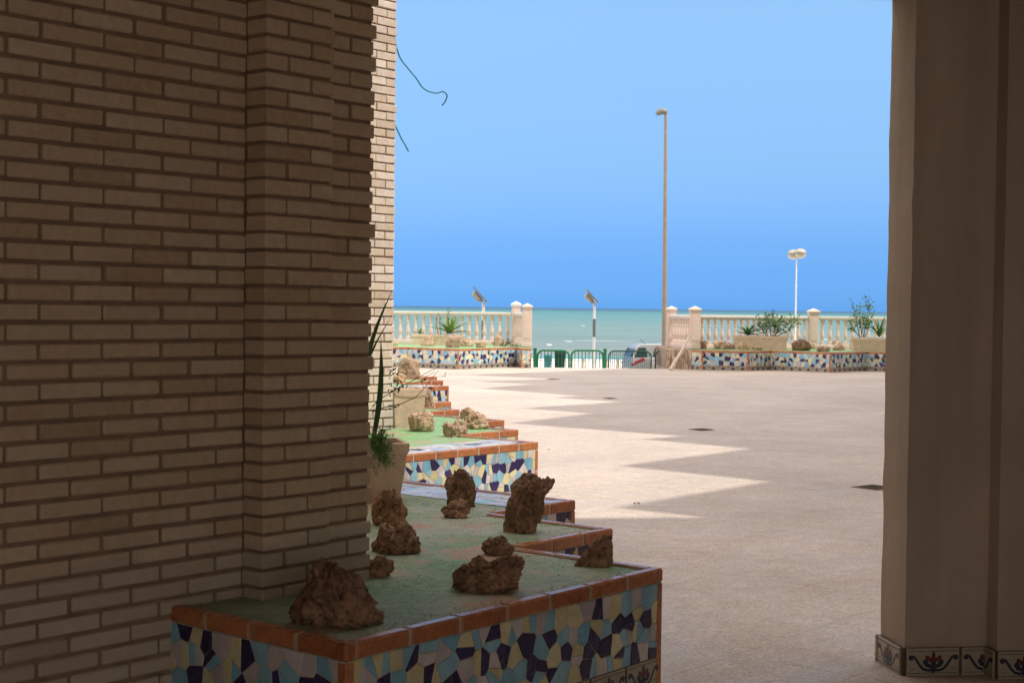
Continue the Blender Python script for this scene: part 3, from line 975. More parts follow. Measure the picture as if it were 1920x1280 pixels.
def q(px, py): return G(px, py, HP)
P0, P1, P3, P5 = q(649, 1206), q(1240, 1064), q(1147, 990), q(1077, 937)
P6, P7, P8, P9, P10 = q(1008, 828), q(971, 805), q(945, 787), q(861, 767.5), q(845.5, 753)
P11, P12, P13 = q(841, 723), q(830.5, 713), q(819, 706)
I1, I3, I5 = inner(P1, P3), inner(P3, P5), inner(P5, P6)
L0p = P0 + A2 * ((L0 - P0).dot(A2) + .05)
pts1 = [L0p, P0, P1, I1, P3, I3, P5, I5]
pl1 = planter('planter', 'nearest stepped mosaic planter at the foot of the shaded brick wall, worn green top', pts1,
              [(I5.x - 1.2, I5.y - .9), (L0p.x - .9, L0p.y + .7)], HP, strips=[(6, .40, .002, .999)], turf=M_TURFD)
# carpet fibres standing up on the worn turf, thicker along the coping, and grit that has blown onto it
def inside(P, x, y):
    c = False
    for i in range(len(P)):
        x0, y0 = P[i - 1].x, P[i - 1].y; x1, y1 = P[i].x, P[i].y
        if (y0 > y) != (y1 > y) and x < (x1 - x0) * (y - y0) / (y1 - y0) + x0: c = not c
    return c
def edge_d(P, x, y):
    best = 9
    for i in range(1, len(P)):
        a, b_ = Vector((P[i - 1].x, P[i - 1].y)), Vector((P[i].x, P[i].y)); d = b_ - a
        t = max(0, min(1, (Vector((x, y)) - a).dot(d) / d.length_squared)); best = min(best, (a + d * t - Vector((x, y))).length)
    return best
random.seed(77)
fb, gr = MB(), MB()
ring = pts1 + [Vector((I5.x - 1.2, I5.y - .9, 0)), Vector((L0p.x - .9, L0p.y + .7, 0))]
n_f = 0
while n_f < 22000:
    x, y = random.uniform(-2.2, .75), random.uniform(4.8, 9.5)
    if not inside(ring, x, y): continue
    e = edge_d(pts1[:-1], x, y)
    if e < CW + .004: continue
    nz_ = noise.noise(Vector((x * 2.2, y * 2.2, 3))) * .5 + .5
    if random.random() > (1.0 if e < .13 else .25 + .75 * max(0, nz_ - .35)): continue
    an = random.uniform(0, 2 * pi); L = random.uniform(.003, .0065) * (1.5 if e < .10 else 1); w = random.uniform(.0012, .002)
    d = Vector((cos(an), sin(an), 0)); t = Vector((random.gauss(0, .5), random.gauss(0, .5), 1)).normalized() * L
    b0 = Vector((x, y, HP - .0125))
    fb.face([b0 - d * w, b0 + d * w, b0 + t])
    n_f += 1
for k in range(150):
    x, y = random.uniform(-2.0, .72), random.uniform(4.9, 9)
    if not inside(ring, x, y) or edge_d(pts1[:-1], x, y) < CW: continue
    r = random.uniform(.0015, .004); c = Vector((x, y, HP - .0115 + r * .4))
    v = [c + Vector(q_) * r for q_ in ((1, 0, 0), (0, .8, 0), (-1, .2, 0), (0, -.9, .1), (.1, .1, .8), (0, 0, -.7))]
    gr.mesh(v, [(0, 1, 4), (1, 2, 4), (2, 3, 4), (3, 0, 4), (1, 0, 5), (2, 1, 5), (3, 2, 5), (0, 3, 5)])
o = fb.build('turf_fibres', m_leaf('turf_fibre', (.22, .38, .20), (.40, .55, .33), .8), pl1); o['kind'] = 'stuff'
o = gr.build('grit', simple('grit', (.34, .25, .18), .9, .3, 40, 0), pl1); o['kind'] = 'stuff'
pts2 = [I5 + B2 * .03 + A2 * .02, P6, inner(P6, P7), P7, inner(P7, P8), P8, inner(P8, P9), P9, inner(P9, P10), P10, inner(P10, P11)]
pts2[0] = P6 - B2 * ((P6 - I5).dot(B2) - .03)
planter('planter', 'second stepped mosaic planter in full sun behind the tall stone pot', pts2,
        [(pts2[-1].x - .6, pts2[-1].y - .5), (-5, 14)], HP, strips=[(0, .40, .003, .985), (9, .35, 0, 1)])
I10 = pts2[-1]
pts3 = [P11 - B2 * ((P11 - I10).dot(B2) - .03), P11, inner(P11, P12), P12, inner(P12, P13), P13, P13 + A2 * 5]
planter('planter', 'third stepped mosaic planter, the farthest along the brick building on the left', pts3,
        [(-7, 24)], HP, strips=[(0, .40, .003, .99)])

HF = .525
def qf(px, py): v = G(px, py, 0); v.z = 0; return v
# far left planter
fl = [qf(690, 694), qf(758, 688.0), qf(858, 692.2), qf(969, 687.0), qf(977, 690.2), qf(996, 690.2)]
fl = [qf(640, 689), qf(765, 688.2), qf(859, 692.4), qf(968, 687.3), qf(977, 689.9), qf(996, 690.0)]
fl_ = fl
back_l = [(fl[-1].x + .0, 43.6), (fl[0].x, 44.2)]
planter('planter', 'far left zigzag mosaic planter carrying the white balustrade by the sea', fl, back_l, HF, far=True, mos=M_MOSF)
fr = [qf(1297, 692.6), qf(1316, 693.4), qf(1402, 695.3), qf(1445, 693.4), qf(1556, 698.3), qf(1625, 695.2), qf(1740, 699)]
back_r = [(fr[-1].x + .3, 44.5), (fr[0].x, 43.6)]
planter('planter', 'far right zigzag mosaic planter carrying the balustrade with two troughs', fr, back_r, HF, far=True, mos=M_MOSF)

# ------------------------------------------------------------------ rocks
def rock_mesh(w, h, d, seed, sub=5, form='lump', lean=0.0, rough=1.0):
    bm = bmesh.new()
    bmesh.ops.create_icosphere(bm, subdivisions=sub, radius=1)
    off = Vector((seed * 13.7, seed * 5.3, seed * 2.9))
    for v in bm.verts:
        p = v.co.copy()
        n1 = noise.noise(p * 1.3 + off)
        n2 = noise.noise(p * 2.9 + off * 2)
        n3 = abs(noise.noise(p * 6.0 + off * 3))
        n4 = abs(noise.noise(p * 13 + off))
        n5 = noise.noise(p * 26 + off)
        w_ = p + Vector((n1, n2, noise.noise(p * 2.1 + off * 4))) * .45
        rg = 1 - 2 * abs(noise.noise(w_ * 2.3 + off)); rg2 = 1 - 2 * abs(noise.noise(w_ * 5.2 + off * 2)); rg3 = 1 - 2 * abs(noise.noise(w_ * 11 + off * 3))
        vd = noise.voronoi(w_ * 3.0 + off)[0][0]
        vd2 = noise.voronoi(w_ * 7.0 + off)[0][0]
        r = (.92 + .36 * n1 + .16 * n2 + rough * (.15 * rg + .085 * rg2 + .045 * rg3 - .20 * math.exp(-(vd / .22) ** 2) - .09 * math.exp(-(vd2 / .22) ** 2)) + .022 * n5)
        p = p * r
        t = (p.z + 1) / 2
        if form == 'tall':
            p.x *= .80 + .22 * abs(t - .35); p.y *= .8
        elif form == 'top':
            p.x *= .66 + .20 * max(0, min(1, (t - .72) / .12)); p.y *= .8; p.x += .34 * max(0, min(1, (t - .68) / .2)) * .8 + .25 * t
        elif form == 'cone':
            k = 1.12 - .62 * max(0, min(1, t)); p.x *= k; p.y *= k
        elif form == 'flat':
            p.z = p.z if p.z < .3 else .3 + (p.z - .3) * .5
        elif form == 'saddle':
            p.z -= .40 * math.exp(-((p.x + .15) * 3.2) ** 2) * max(0, p.z)
        p.x += lean * (t - .5)
        v.co = p
    zmin = -.55
    for v in bm.verts:
        if v.co.z < zmin: v.co.z = zmin + (v.co.z - zmin) * .08
    xs = [v.co.x for v in bm.verts]; ys = [v.co.y for v in bm.verts]; zz = [v.co.z for v in bm.verts]
    x0, x1, y0, y1, z0, z1 = min(xs), max(xs), min(ys), max(ys), min(zz), max(zz)
    for v in bm.verts:
        v.co.x = ((v.co.x - x0) / (x1 - x0) - .5) * w
        v.co.y = ((v.co.y - y0) / (y1 - y0) - .5) * d
        v.co.z = (v.co.z - z0) / (z1 - z0) * h - .006
    me = bpy.data.meshes.new('rock'); bm.to_mesh(me); bm.free()
    me.shade_smooth()
    return me

def rock(x0, y0, x1, y1, label, seed, form='lump', lean=0., sub=5, m=None, depth=.8, z=HP - .012, group=None, rough=1.0, yb=None):
    base = G((x0 + x1) / 2, (yb or y1) - 1.5, z)
    w = (x1 - x0) / F * base.y; 
    h = (y1 - y0 - 1) / F * base.y
    me = rock_mesh(w, h, w * depth, seed, sub, form, lean, rough)
    me.materials.append(m or M_ROCKD)
    o = bpy.data.objects.new('rock', me); COL.objects.link(o)
    o.location = (base.x, base.y + w * depth * .40, z)
    tag(o, label, 'rock', group)
    return o

g1 = 'rocks on the nearest planter'
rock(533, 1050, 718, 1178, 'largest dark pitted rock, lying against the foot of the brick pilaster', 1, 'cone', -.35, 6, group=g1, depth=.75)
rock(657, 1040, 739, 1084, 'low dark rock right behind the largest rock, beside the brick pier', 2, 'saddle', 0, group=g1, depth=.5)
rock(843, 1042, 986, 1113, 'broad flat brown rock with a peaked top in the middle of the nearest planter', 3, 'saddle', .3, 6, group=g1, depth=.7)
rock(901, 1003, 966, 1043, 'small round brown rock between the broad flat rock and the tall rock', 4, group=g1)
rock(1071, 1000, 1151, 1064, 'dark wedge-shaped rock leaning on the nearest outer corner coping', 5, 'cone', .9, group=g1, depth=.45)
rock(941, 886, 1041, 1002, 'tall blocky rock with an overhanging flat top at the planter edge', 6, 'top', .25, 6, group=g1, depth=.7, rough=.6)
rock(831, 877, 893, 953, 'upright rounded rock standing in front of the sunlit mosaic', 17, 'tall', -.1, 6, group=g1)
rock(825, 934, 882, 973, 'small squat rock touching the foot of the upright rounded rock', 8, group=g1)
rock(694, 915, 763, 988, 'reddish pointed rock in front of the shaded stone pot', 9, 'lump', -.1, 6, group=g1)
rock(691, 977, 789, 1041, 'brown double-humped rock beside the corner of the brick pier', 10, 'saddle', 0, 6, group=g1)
g2 = 'rocks on the second planter'
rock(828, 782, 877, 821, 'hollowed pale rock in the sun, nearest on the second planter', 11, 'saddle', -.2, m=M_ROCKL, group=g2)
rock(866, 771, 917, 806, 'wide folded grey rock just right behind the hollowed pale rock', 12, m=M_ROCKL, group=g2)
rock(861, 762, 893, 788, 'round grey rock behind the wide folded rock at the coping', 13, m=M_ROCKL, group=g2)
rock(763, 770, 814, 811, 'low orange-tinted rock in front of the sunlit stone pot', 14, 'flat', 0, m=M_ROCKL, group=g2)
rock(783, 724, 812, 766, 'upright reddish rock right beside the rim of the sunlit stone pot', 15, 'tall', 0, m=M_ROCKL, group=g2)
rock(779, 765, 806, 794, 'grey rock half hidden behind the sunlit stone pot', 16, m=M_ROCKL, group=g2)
g3_ = 'rocks on the third planter'
rock(741, 668, 788, 711, 'large ribbed brown rock on the third planter by the brick wall edge', 18, 'flat', 0, m=M_ROCKL, group=g3_)
rock(734, 699, 762, 719, 'small pinkish rock below the large ribbed rock', 19, m=M_ROCKL, group=g3_)
gl, gr_ = 'rocks on the far left planter', 'rocks on the far right planter'
zf = HF - .012
FR = [(737, 641, 746, 650, 'tiny rock at the brick wall edge, leftmost on the far left planter', 'lump', gl),
      (786, 626, 816, 650, 'sloping brown rock in front of the left end of the agave trough', 'cone', gl),
      (834, 627, 863, 653, 'round ridged rock in front of the middle of the agave trough', 'lump', gl),
      (862, 634, 887, 651, 'low rock at the right end of the agave trough', 'lump', gl),
      (885, 633, 898, 646, 'small dark rock right of the agave trough, set back', 'tall', gl),
      (891, 639, 913, 653, 'flat reddish rock near the coping, left of the pointed rock', 'flat', gl),
      (922, 625, 945, 650, 'pointed rock beside the left gate pillar', 'cone', gl),
      (1312, 638, 1326, 656, 'dark rock at the foot of the front gate pillar, leftmost on the far right planter', 'tall', gr_),
      (1337, 637, 1366, 656, 'grey lumpy rock, second from the right gate pillar', 'lump', gr_),
      (1366, 645, 1388, 656, 'flat low rock at the left end of the long trough', 'flat', gr_),
      (1385, 641, 1408, 658, 'round rock in front of the left part of the long trough', 'lump', gr_),
      (1411, 648, 1431, 658, 'very low rock in front of the middle of the long trough', 'flat', gr_),
      (1432, 630, 1447, 656, 'narrow upright pinkish rock in front of the long trough', 'tall', gr_),
      (1464, 639, 1478, 656, 'small rock at the right end of the long trough', 'cone', gr_),
      (1486, 635, 1523, 659, 'largest dark rock of the far right planter, left of the balustrade pillar', 'lump', gr_),
      (1521, 643, 1533, 656, 'small rock right under the balustrade pillar', 'lump', gr_),
      (1532, 648, 1559, 661, 'pale shell-like flat rock at the coping corner', 'flat', gr_),
      (1552, 636, 1575, 655, 'brown rock behind the pale slanted rock', 'lump', gr_),
      (1562, 639, 1587, 658, 'pale slanted wedge rock right of the shell-like rock', 'cone', gr_),
      (1594, 640, 1604, 657, 'small dark rock at the left end of the right trough', 'tall', gr_),
      (1614, 640, 1640, 658, 'dark pitted rock in front of the right trough', 'lump', gr_)]
for i, (x0, y0, x1, y1, lb, fm_, gg) in enumerate(FR):
    rock(x0, y0, x1, y1, lb, 30 + i, fm_, .4 if 'slant' in lb or 'slop' in lb else 0, 4, M_ROCKL if i not in (7, 14, 20) else M_ROCKD, z=zf, group=gg)

# ------------------------------------------------------------------ plants
def blade(mb, base, az, L, w, up, curl, n=7, m=0, fold=.25):
    """a sword leaf"""
    d = Vector((cos(az), sin(az), 0)); s = Vector((-sin(az), cos(az), 0))
    pts = []; ang = up; p = Vector(base)
    for i in range(n + 1):
        pts.append((p.copy(), ang)); p = p + (d * cos(ang) + UP * sin(ang)) * (L / n); ang -= curl / n
    prev = None
    for i, (p, an) in enumerate(pts):
        t = i / n; ww = w * (.55 + 1.2 * t * (1 - t) * 1.6) * (1 - t ** 3) + .0005
        nn = d * -sin(an) + UP * cos(an)
        row = (p - s * ww * .5 + nn * ww * fold, p, p + s * ww * .5 + nn * ww * fold)
        if prev:
            mb.mesh([prev[0], prev[1], row[1], row[0], prev[2], row[2]], [(0, 1, 2, 3), (1, 4, 5, 2)], m)
        prev = row

def twig(mb, pts, r0, r1):
    n = len(pts); mb.tube(pts, [r0 + (r1 - r0) * i / (n - 1) for i in range(n)], 5)

def leaf(mb, p, d, L, w, m=0):
    d = d.normalized(); s = d.cross(UP)
    s = s.normalized() if s.length > .01 else Vector((1, 0, 0))
    s = (Matrix.Rotation(random.uniform(-1.2, 1.2), 3, d) @ s)
    nn = s.cross(d)
    a, b, c, e = p, p + d * L * .5 + s * w * .5 + nn * w * .12, p + d * L, p + d * L * .5 - s * w * .5 + nn * w * .12
    mb.mesh([a, b, c, e], [(0, 1, 2), (0, 2, 3)], m)

def pot(loc, rz, wt, wb, h, label, name='stone_pot'):
    root = empty(name, loc, rz, label, 'pot')
    mb = MB()
    n = 10
    def ring(w, z, bul=0):
        out = []
        for k in range(4):
            a = Vector(((-1, 1, 1, -1)[k], (-1, -1, 1, 1)[k])) * w / 2
            b = Vector(((-1, 1, 1, -1)[(k + 1) % 4], (-1, -1, 1, 1)[(k + 1) % 4])) * w / 2
            for j in range(n):
                t = j / n; p = a.lerp(b, t)
                out.append((p.x, p.y, z + bul * math.sin(t * pi)))
        return out
    rings = [ring(wb, 0), ring(wb * 1.01, h * .05), ring(wt * .5 + wb * .5, h * .5), ring(wt * .93, h * .80, -.03 * h), ring(wt * .97, h * .83, -.05 * h), ring(wt * .99, h * .86, -.04 * h),
             ring(wt, h * .9), ring(wt * 1.01, h * .985), ring(wt * .99, h), ring(wt * .86, h), ring(wt * .84, h * .9)]
    N = 4 * n
    base = len(mb.v)
    for r in rings: mb.v += r
    for i in range(len(rings) - 1):
        for k in range(N):
            k2 = (k + 1) % N
            mb.f.append((base + i * N + k, base + i * N + k2, base + (i + 1) * N + k2, base + (i + 1) * N + k)); mb.m.append(0); mb.uv.append(None)
    mb.build('pot_body', M_STONEPOT, root, world=False)
    mb = MB()
    e = wt * .84 / 2; P = []
    for (x, y) in ((-e, -e), (e, -e), (e, e), (-e, e)): P.append((x, y, h * .93))
    mb.face(P); mb.build('soil', M_SOIL, root, world=False)
    return root

# shaded pot behind the pier, its plants reach out on the right
pz = HP - .012
pb = G(703, 940, pz)
pw = .40
ph = .36
ploc = Vector((pb.x - .02, pb.y + .12, pz))
pot(ploc, radians(14), 
    .35, .26, .335, 'tall tapered stone pot in the shade, right behind the brick pier')
top = ploc + UP * .32
ag = empty('sword_plant', top, 0, 'long dark sword leaves rising beside the shaded brick pier from the stone pot', 'plant')
mb = MB()
def reach(mb, p, tip, w, bow=.1, n=9):
    """sword leaf from p to tip"""
    p = Vector(p); tip = Vector(tip); d = tip - p
    s = Vector((1, -.3, 0)).normalized(); s = (s - d.normalized() * s.dot(d.normalized())).normalized()
    nn = d.normalized().cross(s); prev = None
    for i in range(n + 1):
        t = i / n; c = p + d * t + nn * 0 + s * (-bow * math.sin(t * pi) * .5)
        ww = w * (.5 + 1.6 * t * (1 - t)) * (1 - t ** 4) + .0008
        row = (c - s * ww / 2 - nn * ww * .15, c, c + s * ww / 2 - nn * ww * .15)
        if prev: mb.mesh([prev[0], prev[1], row[1], row[0], prev[2], row[2]], [(0, 1, 2, 3), (1, 4, 5, 2)])
        prev = row
Yp = ploc.y
reach(mb, V(688, 830, Yp), V(736, 543, Yp - .05), .036, .16)
reach(mb, V(690, 830, Yp), V(735, 592, Yp + .05), .022, .20)
reach(mb, V(698, 835, Yp), V(714, 632, Yp), .040, -.05)
reach(mb, V(684, 830, Yp), V(686, 600, Yp + .1), .04, .02)
reach(mb, V(684, 830, Yp), V(668, 640, Yp + .05), .04, -.06)
mb.build('leaves', M_DLEAF, ag)
rs = empty('rosemary', top, 0, 'bushy tuft of fine green needles over the rim of the shaded pot', 'plant')
mb = MB()
random.seed(21)
for k in range(70):
    b0 = V(random.uniform(690, 718), random.uniform(812, 846), Yp + random.uniform(-.24, -.17))
    dr = Vector((random.uniform(-.5, .9), random.uniform(-.6, .3), random.uniform(-.6, 1))).normalized()
    L = random.uniform(.05, .12); pts = [b0 + dr * L * t + UP * (-.05 * t * t) for t in (0, .33, .66, 1)]
    twig(mb, pts, .0016, .0008)
    for j in range(18):
        t = random.uniform(.1, 1); p = b0 + dr * L * t + UP * (-.05 * t * t)
        dd = (dr * .8 + Vector((random.uniform(-1, 1), random.uniform(-1, 1), random.uniform(-.6, 1)))).normalized()
        leaf(mb, p, dd, random.uniform(.02, .038), .0045, 0)
mb.build('foliage', M_LEAF, rs)
bw = empty('flowering_twig', V(705, 800, Yp + .1), 0, 'bare thin twigs with a few leaves reaching right across the sunlit pot', 'plant')
mb = MB(); lm = MB()
Yt = Yp + .15
def px_path(L_, Y): return [V(x, y, Y) for x, y in L_]
T1 = px_path([(698, 762), (712, 748), (735, 735), (762, 720), (790, 704), (821, 688)], Yt)
T2 = px_path([(698, 772), (725, 762), (752, 757), (780, 744), (795, 728), (812, 706), (822, 694)], Yt)
T3 = px_path([(762, 722), (785, 716), (800, 709), (820, 706), (834, 705)], Yt)
T4 = px_path([(795, 728), (790, 716), (800, 705), (812, 699), (815, 694)], Yt)
T5 = px_path([(698, 806), (715, 800), (735, 800), (750, 797)], Yt)
for t_, r in ((T1, .0035), (T2, .0032), (T3, .002), (T4, .0018), (T5, .002)): twig(mb, t_, r, r * .4)
mb.build('twigs', M_TWIG, bw)
random.seed(5)
for (cx, cy, r, nn_) in ((740, 728, 12, 26), (752, 726, 9, 14), (742, 716, 7, 12), (735, 760, 7, 12), (745, 757, 4, 6), (833, 705, 2, 3), (806, 725, 3, 4), (795, 713, 3, 4), (738, 697, 9, 14)):
    for k in range(nn_):
        p = V(cx + random.gauss(0, r * .5), cy + random.gauss(0, r * .5), Yt + random.uniform(-.03, .03))
        leaf(lm, p, Vector((random.uniform(-1, 1), random.uniform(-1, 1), random.uniform(-1, 1))), random.uniform(.014, .03), .013)
lm.build('leaves', M_DLEAF, bw)

# sunlit pot
pb2 = G(760, 803, pz)
pot(Vector((pb2.x - .015, pb2.y + .17, pz)), radians(20), .315, .25, .36, 'sunlit tapered stone pot with a draped rim at the edge of the brick wall')

# far troughs with plants
def trough(x0, x1, yt, yb, Y, label):
    a, b_ = V(x0, yb, Y), V(x1, yb, Y)
    z0 = zf
    W = (b_ - a).length; H_ = (yb - yt) / F * Y
    root = empty('trough', ((a.x + b_.x) / 2, Y, z0), 0, label, 'planter trough')
    mb = MB(); dpt = .42
    P = []
    for (w, d, z) in ((W * .90, dpt * .8, 0), (W * .96, dpt * .92, H_ * .78), (W * .96, dpt * .92, H_ * .8), (W, dpt, H_ * .82), (W, dpt, H_), (W * .95, dpt * .85, H_), (W * .94, dpt * .8, H_ * .88)):
        P.append([(-w / 2, -d / 2, z), (w / 2, -d / 2, z), (w / 2, d / 2, z), (-w / 2, d / 2, z)])
    V_ = [p for r in P for p in r]; F_ = []
    for i in range(len(P) - 1):
        for k in range(4):
            k2 = (k + 1) % 4; F_.append((i * 4 + k, i * 4 + k2, i * 4 + 4 + k2, i * 4 + 4 + k))
    mb.mesh(V_, F_, 0); mb.build('trough_body', M_STONEPOT, root, world=False)
    mb = MB(); e = (len(P) - 1) * 4; mb.face([V_[e + k] for k in range(4)]); mb.build('soil', M_SOIL, root, world=False)
    return root, H_
Yl, Yr = 42.0, 42.0
tl, h1 = trough(771, 871, 625.5, 645, Yl, 'long stone trough holding the spiky agave on the far left planter')
tr, h2 = trough(1374, 1476, 629, 655, Yr - .6, 'long stone trough holding a bushy shrub on the far right planter')
tr2, h3 = trough(1593, 1700, 632, 656, Yr - .6, 'stone trough half hidden by the pillar at the right end of the far planter')

def rosette(px, py, Y, n, L, w, label, cat, m, spread=1.0, seed=1, name='agave', upmin=.25):
    random.seed(seed)
    base = V(px, py, Y)
    root = empty(name, base, 0, label, cat)
    mb = MB()
    for k in range(n):
        az = 2 * pi * k / n * 2.4 + random.uniform(-.3, .3)
        t = k / n
        blade(mb, base + UP * .02, az, L * random.uniform(.75, 1.1), w, upmin + (1.45 - upmin) * t * random.uniform(.8, 1.0), .5 * spread, m=0)
    mb.build('leaves', m, root)
    return root
rosette(843, 627, Yl, 44, .68, .055, 'spiky agave with long yellow-green leaves in the left trough', 'agave', M_AGAVE, seed=3)
rosette(787, 627, Yl, 12, .25, .05, 'small young agave at the left end of the left trough', 'agave', M_AGAVE, seed=4)
rosette(1402, 630, Yr - .6, 30, .42, .07, 'low dense agave at the left end of the long right trough', 'agave', M_LEAF, seed=5)
rosette(1648, 633, Yr - .6, 16, .66, .06, 'yucca-like leaves next to the right pillar edge', 'yucca', M_LEAF, seed=6, name='yucca', upmin=.6)

def shrub(stems, Y, label, seed, leafm, nleaf=28, L=.07, name='shrub', cat='shrub', spread=.10, fl=None):
    random.seed(seed)
    root = empty(name, V(stems[0][0][0], stems[0][0][1], Y), 0, label, cat)
    mb, lm, fm_ = MB(), MB(), MB()
    for st in stems:
        dy = random.uniform(-.2, .2)
        pts = [V(x, y, Y + dy * i / len(st)) for i, (x, y) in enumerate(st)]
        twig(mb, pts, .012, .005)
        for k in range(nleaf):
            t = random.uniform(.2, 1) ** .7 * (len(pts) - 1); i = min(int(t), len(pts) - 2)
            p = pts[i].lerp(pts[i + 1], t - i) + Vector((random.gauss(0, spread * .5), random.gauss(0, spread * .5), random.gauss(0, spread * .5)))
            leaf(lm, p, Vector((random.uniform(-1, 1), random.uniform(-1, 1), random.uniform(-.2, 1))), L * random.uniform(.7, 1.3), L * .45)
        if fl and random.random() < .6:
            p = pts[-1]; fm_ = MB()
            for k in range(5): leaf(fm_, p, Vector((random.uniform(-1, 1), random.uniform(-1, 1), random.uniform(0, 1))), .06, .05)
            fm_.build('flower', fl, root)
    mb.build('stem', M_TWIG, root)
    lm.build('foliage', leafm, root)
M_FLOW = simple('pink_petals', (.62, .30, .34), .7, .2)
shrub([[(1440, 630), (1436, 615), (1430, 600)], [(1445, 630), (1446, 612), (1450, 588)], [(1452, 630), (1460, 612), (1470, 594)],
       [(1450, 630), (1466, 618), (1482, 604)], [(1456, 630), (1474, 622), (1488, 608), (1492, 600)], [(1438, 630), (1428, 618), (1420, 606)],
       [(1446, 630), (1442, 610), (1438, 594)], [(1448, 630), (1455, 616), (1458, 604)]], Yr - .6,
      'leafy shrub with a few pink flowers in the middle of the long right trough', 8, M_LEAF, 70, .10, spread=.20, fl=M_FLOW)
shrub([[(1612, 632), (1608, 612), (1604, 590), (1600, 575)], [(1616, 632), (1614, 608), (1612, 588), (1611, 571)], [(1620, 632), (1622, 608), (1628, 585), (1622, 555)],
       [(1618, 632), (1624, 610), (1631, 588), (1630, 568)], [(1612, 632), (1602, 618), (1594, 604)], [(1622, 632), (1628, 615), (1633, 600)],
       [(1615, 632), (1618, 612), (1620, 596)]], Yr - .6,
      'tall open shrub with upright stems above the right balustrade', 9, M_LEAF, 46, .10, spread=.12)
shrub([[(822, 626), (819, 610), (818, 598), (821, 590)], [(826, 626), (824, 608), (826, 594)], [(839, 626), (841, 600), (839, 578)], [(838, 626), (840, 595), (842, 574)]], Yl + .1,
      'thin yellow-green shoots standing behind the spiky agave', 10, M_AGAVE, 16, .06, spread=.06)
shrub([[(944, 650), (952, 645), (960, 640)], [(948, 650), (958, 649), (968, 648)], [(945, 650), (950, 643), (953, 637)]], 41.4,
      'small creeping green plant at the foot of the left gate pillar', 11, M_DLEAF, 22, .06, spread=.06)

# ------------------------------------------------------------------ balustrades and gate pillars
def baluster_mesh(h):
    mb = MB()
    s = h / .70
    mb.cbox((0, 0, .03 * s), .12, .12, .06 * s)
    mb.lathe((0, 0, 0), [(.050, .06 * s), (.056, .075 * s), (.040, .095 * s), (.036, .12 * s), (.052, .17 * s), (.063, .225 * s), (.060, .27 * s), (.045, .33 * s), (.033, .42 * s),
                         (.030, .47 * s), (.045, .485 * s), (.045, .505 * s), (.036, .515 * s), (.045, .55 * s), (.058, .60 * s), (.060, .635 * s), (.05, .645 * s)], 12)
    mb.cbox((0, 0, .672 * s), .12, .12, .055 * s)
    me = mb.build('baluster', M_CREAM, None, smooth=True)
    m = me.data; bpy.data.objects.remove(me)
    return m
ZB, ZR = HF + .0, 1.46
bal_h = ZR - .09 - ZB - .10
BM = baluster_mesh(bal_h)

def balustrade(a, b_, label, sp=.218, z0=ZB, zr=ZR, ends=.12):
    a, b_ = Vector((a.x, a.y, 0)), Vector((b_.x, b_.y, 0)); d = b_ - a; L = d.length; d.normalize()
    root = empty('balustrade', (a.x, a.y, z0), math.atan2(d.y, d.x), label, 'balustrade')
    mb = MB(); mb.cbox((L / 2, 0, zr - z0 - .045), L, .20, .075, bev=.012); mb.cbox((L / 2, 0, zr - z0 - .094), L, .15, .03)
    mb.build('rail', M_CREAM if False else M_RAIL, root, world=False)
    mb = MB(); mb.cbox((L / 2, 0, .045), L, .20, .11, bev=.01); mb.build('base_rail', M_CREAM, root, world=False)
    n = int((L - 2 * ends) / sp); st = (L - 2 * ends) / n
    for k in range(n + 1):
        o = bpy.data.objects.new('baluster', BM); COL.objects.link(o); o.parent = root
        o.location = (ends + k * st, 0, .10); o.rotation_euler = (0, 0, 0)
    return root
M_RAIL = simple('painted_rail', (.70, .66, .62), .6, .05, 6, .1)

def gate_pillar(c, w, z0, zt, label, rz=0, m=None, capm=None):
    root = empty('gate_pillar', (c.x, c.y, z0), rz, label, 'pillar')
    H_ = zt - z0; m = m or M_CREAM
    mb = MB(); mb.cbox((0, 0, .06), w * 1.12, w * 1.12, .12, bev=.01); mb.build('plinth', m, root, world=False)
    mb = MB(); mb.cbox((0, 0, .12 + (H_ - .30) / 2), w, w, H_ - .30, bev=.012)
    for s_ in (-1, 1):                               # raised panels
        mb.cbox((0, s_ * (w / 2 + .004), .12 + (H_ - .30) / 2), w * .62, .012, H_ - .50, bev=.004)
        mb.cbox((s_ * (w / 2 + .004), 0, .12 + (H_ - .30) / 2), .012, w * .62, H_ - .50, bev=.004)
    mb.build('shaft', m, root, world=False)
    mb = MB(); mb.cbox((0, 0, H_ - .165), w * 1.14, w * 1.14, .04, bev=.008); mb.cbox((0, 0, H_ - .12), w * 1.26, w * 1.26, .05, bev=.01)
    e = w * 1.18 / 2
    mb.mesh([(-e, -e, H_ - .095), (e, -e, H_ - .095), (e, e, H_ - .095), (-e, e, H_ - .095), (0, 0, H_ - .02)], [(0, 1, 4), (1, 2, 4), (2, 3, 4), (3, 0, 4)])
    mb.build('cap', capm or m, root, world=False)
    return root

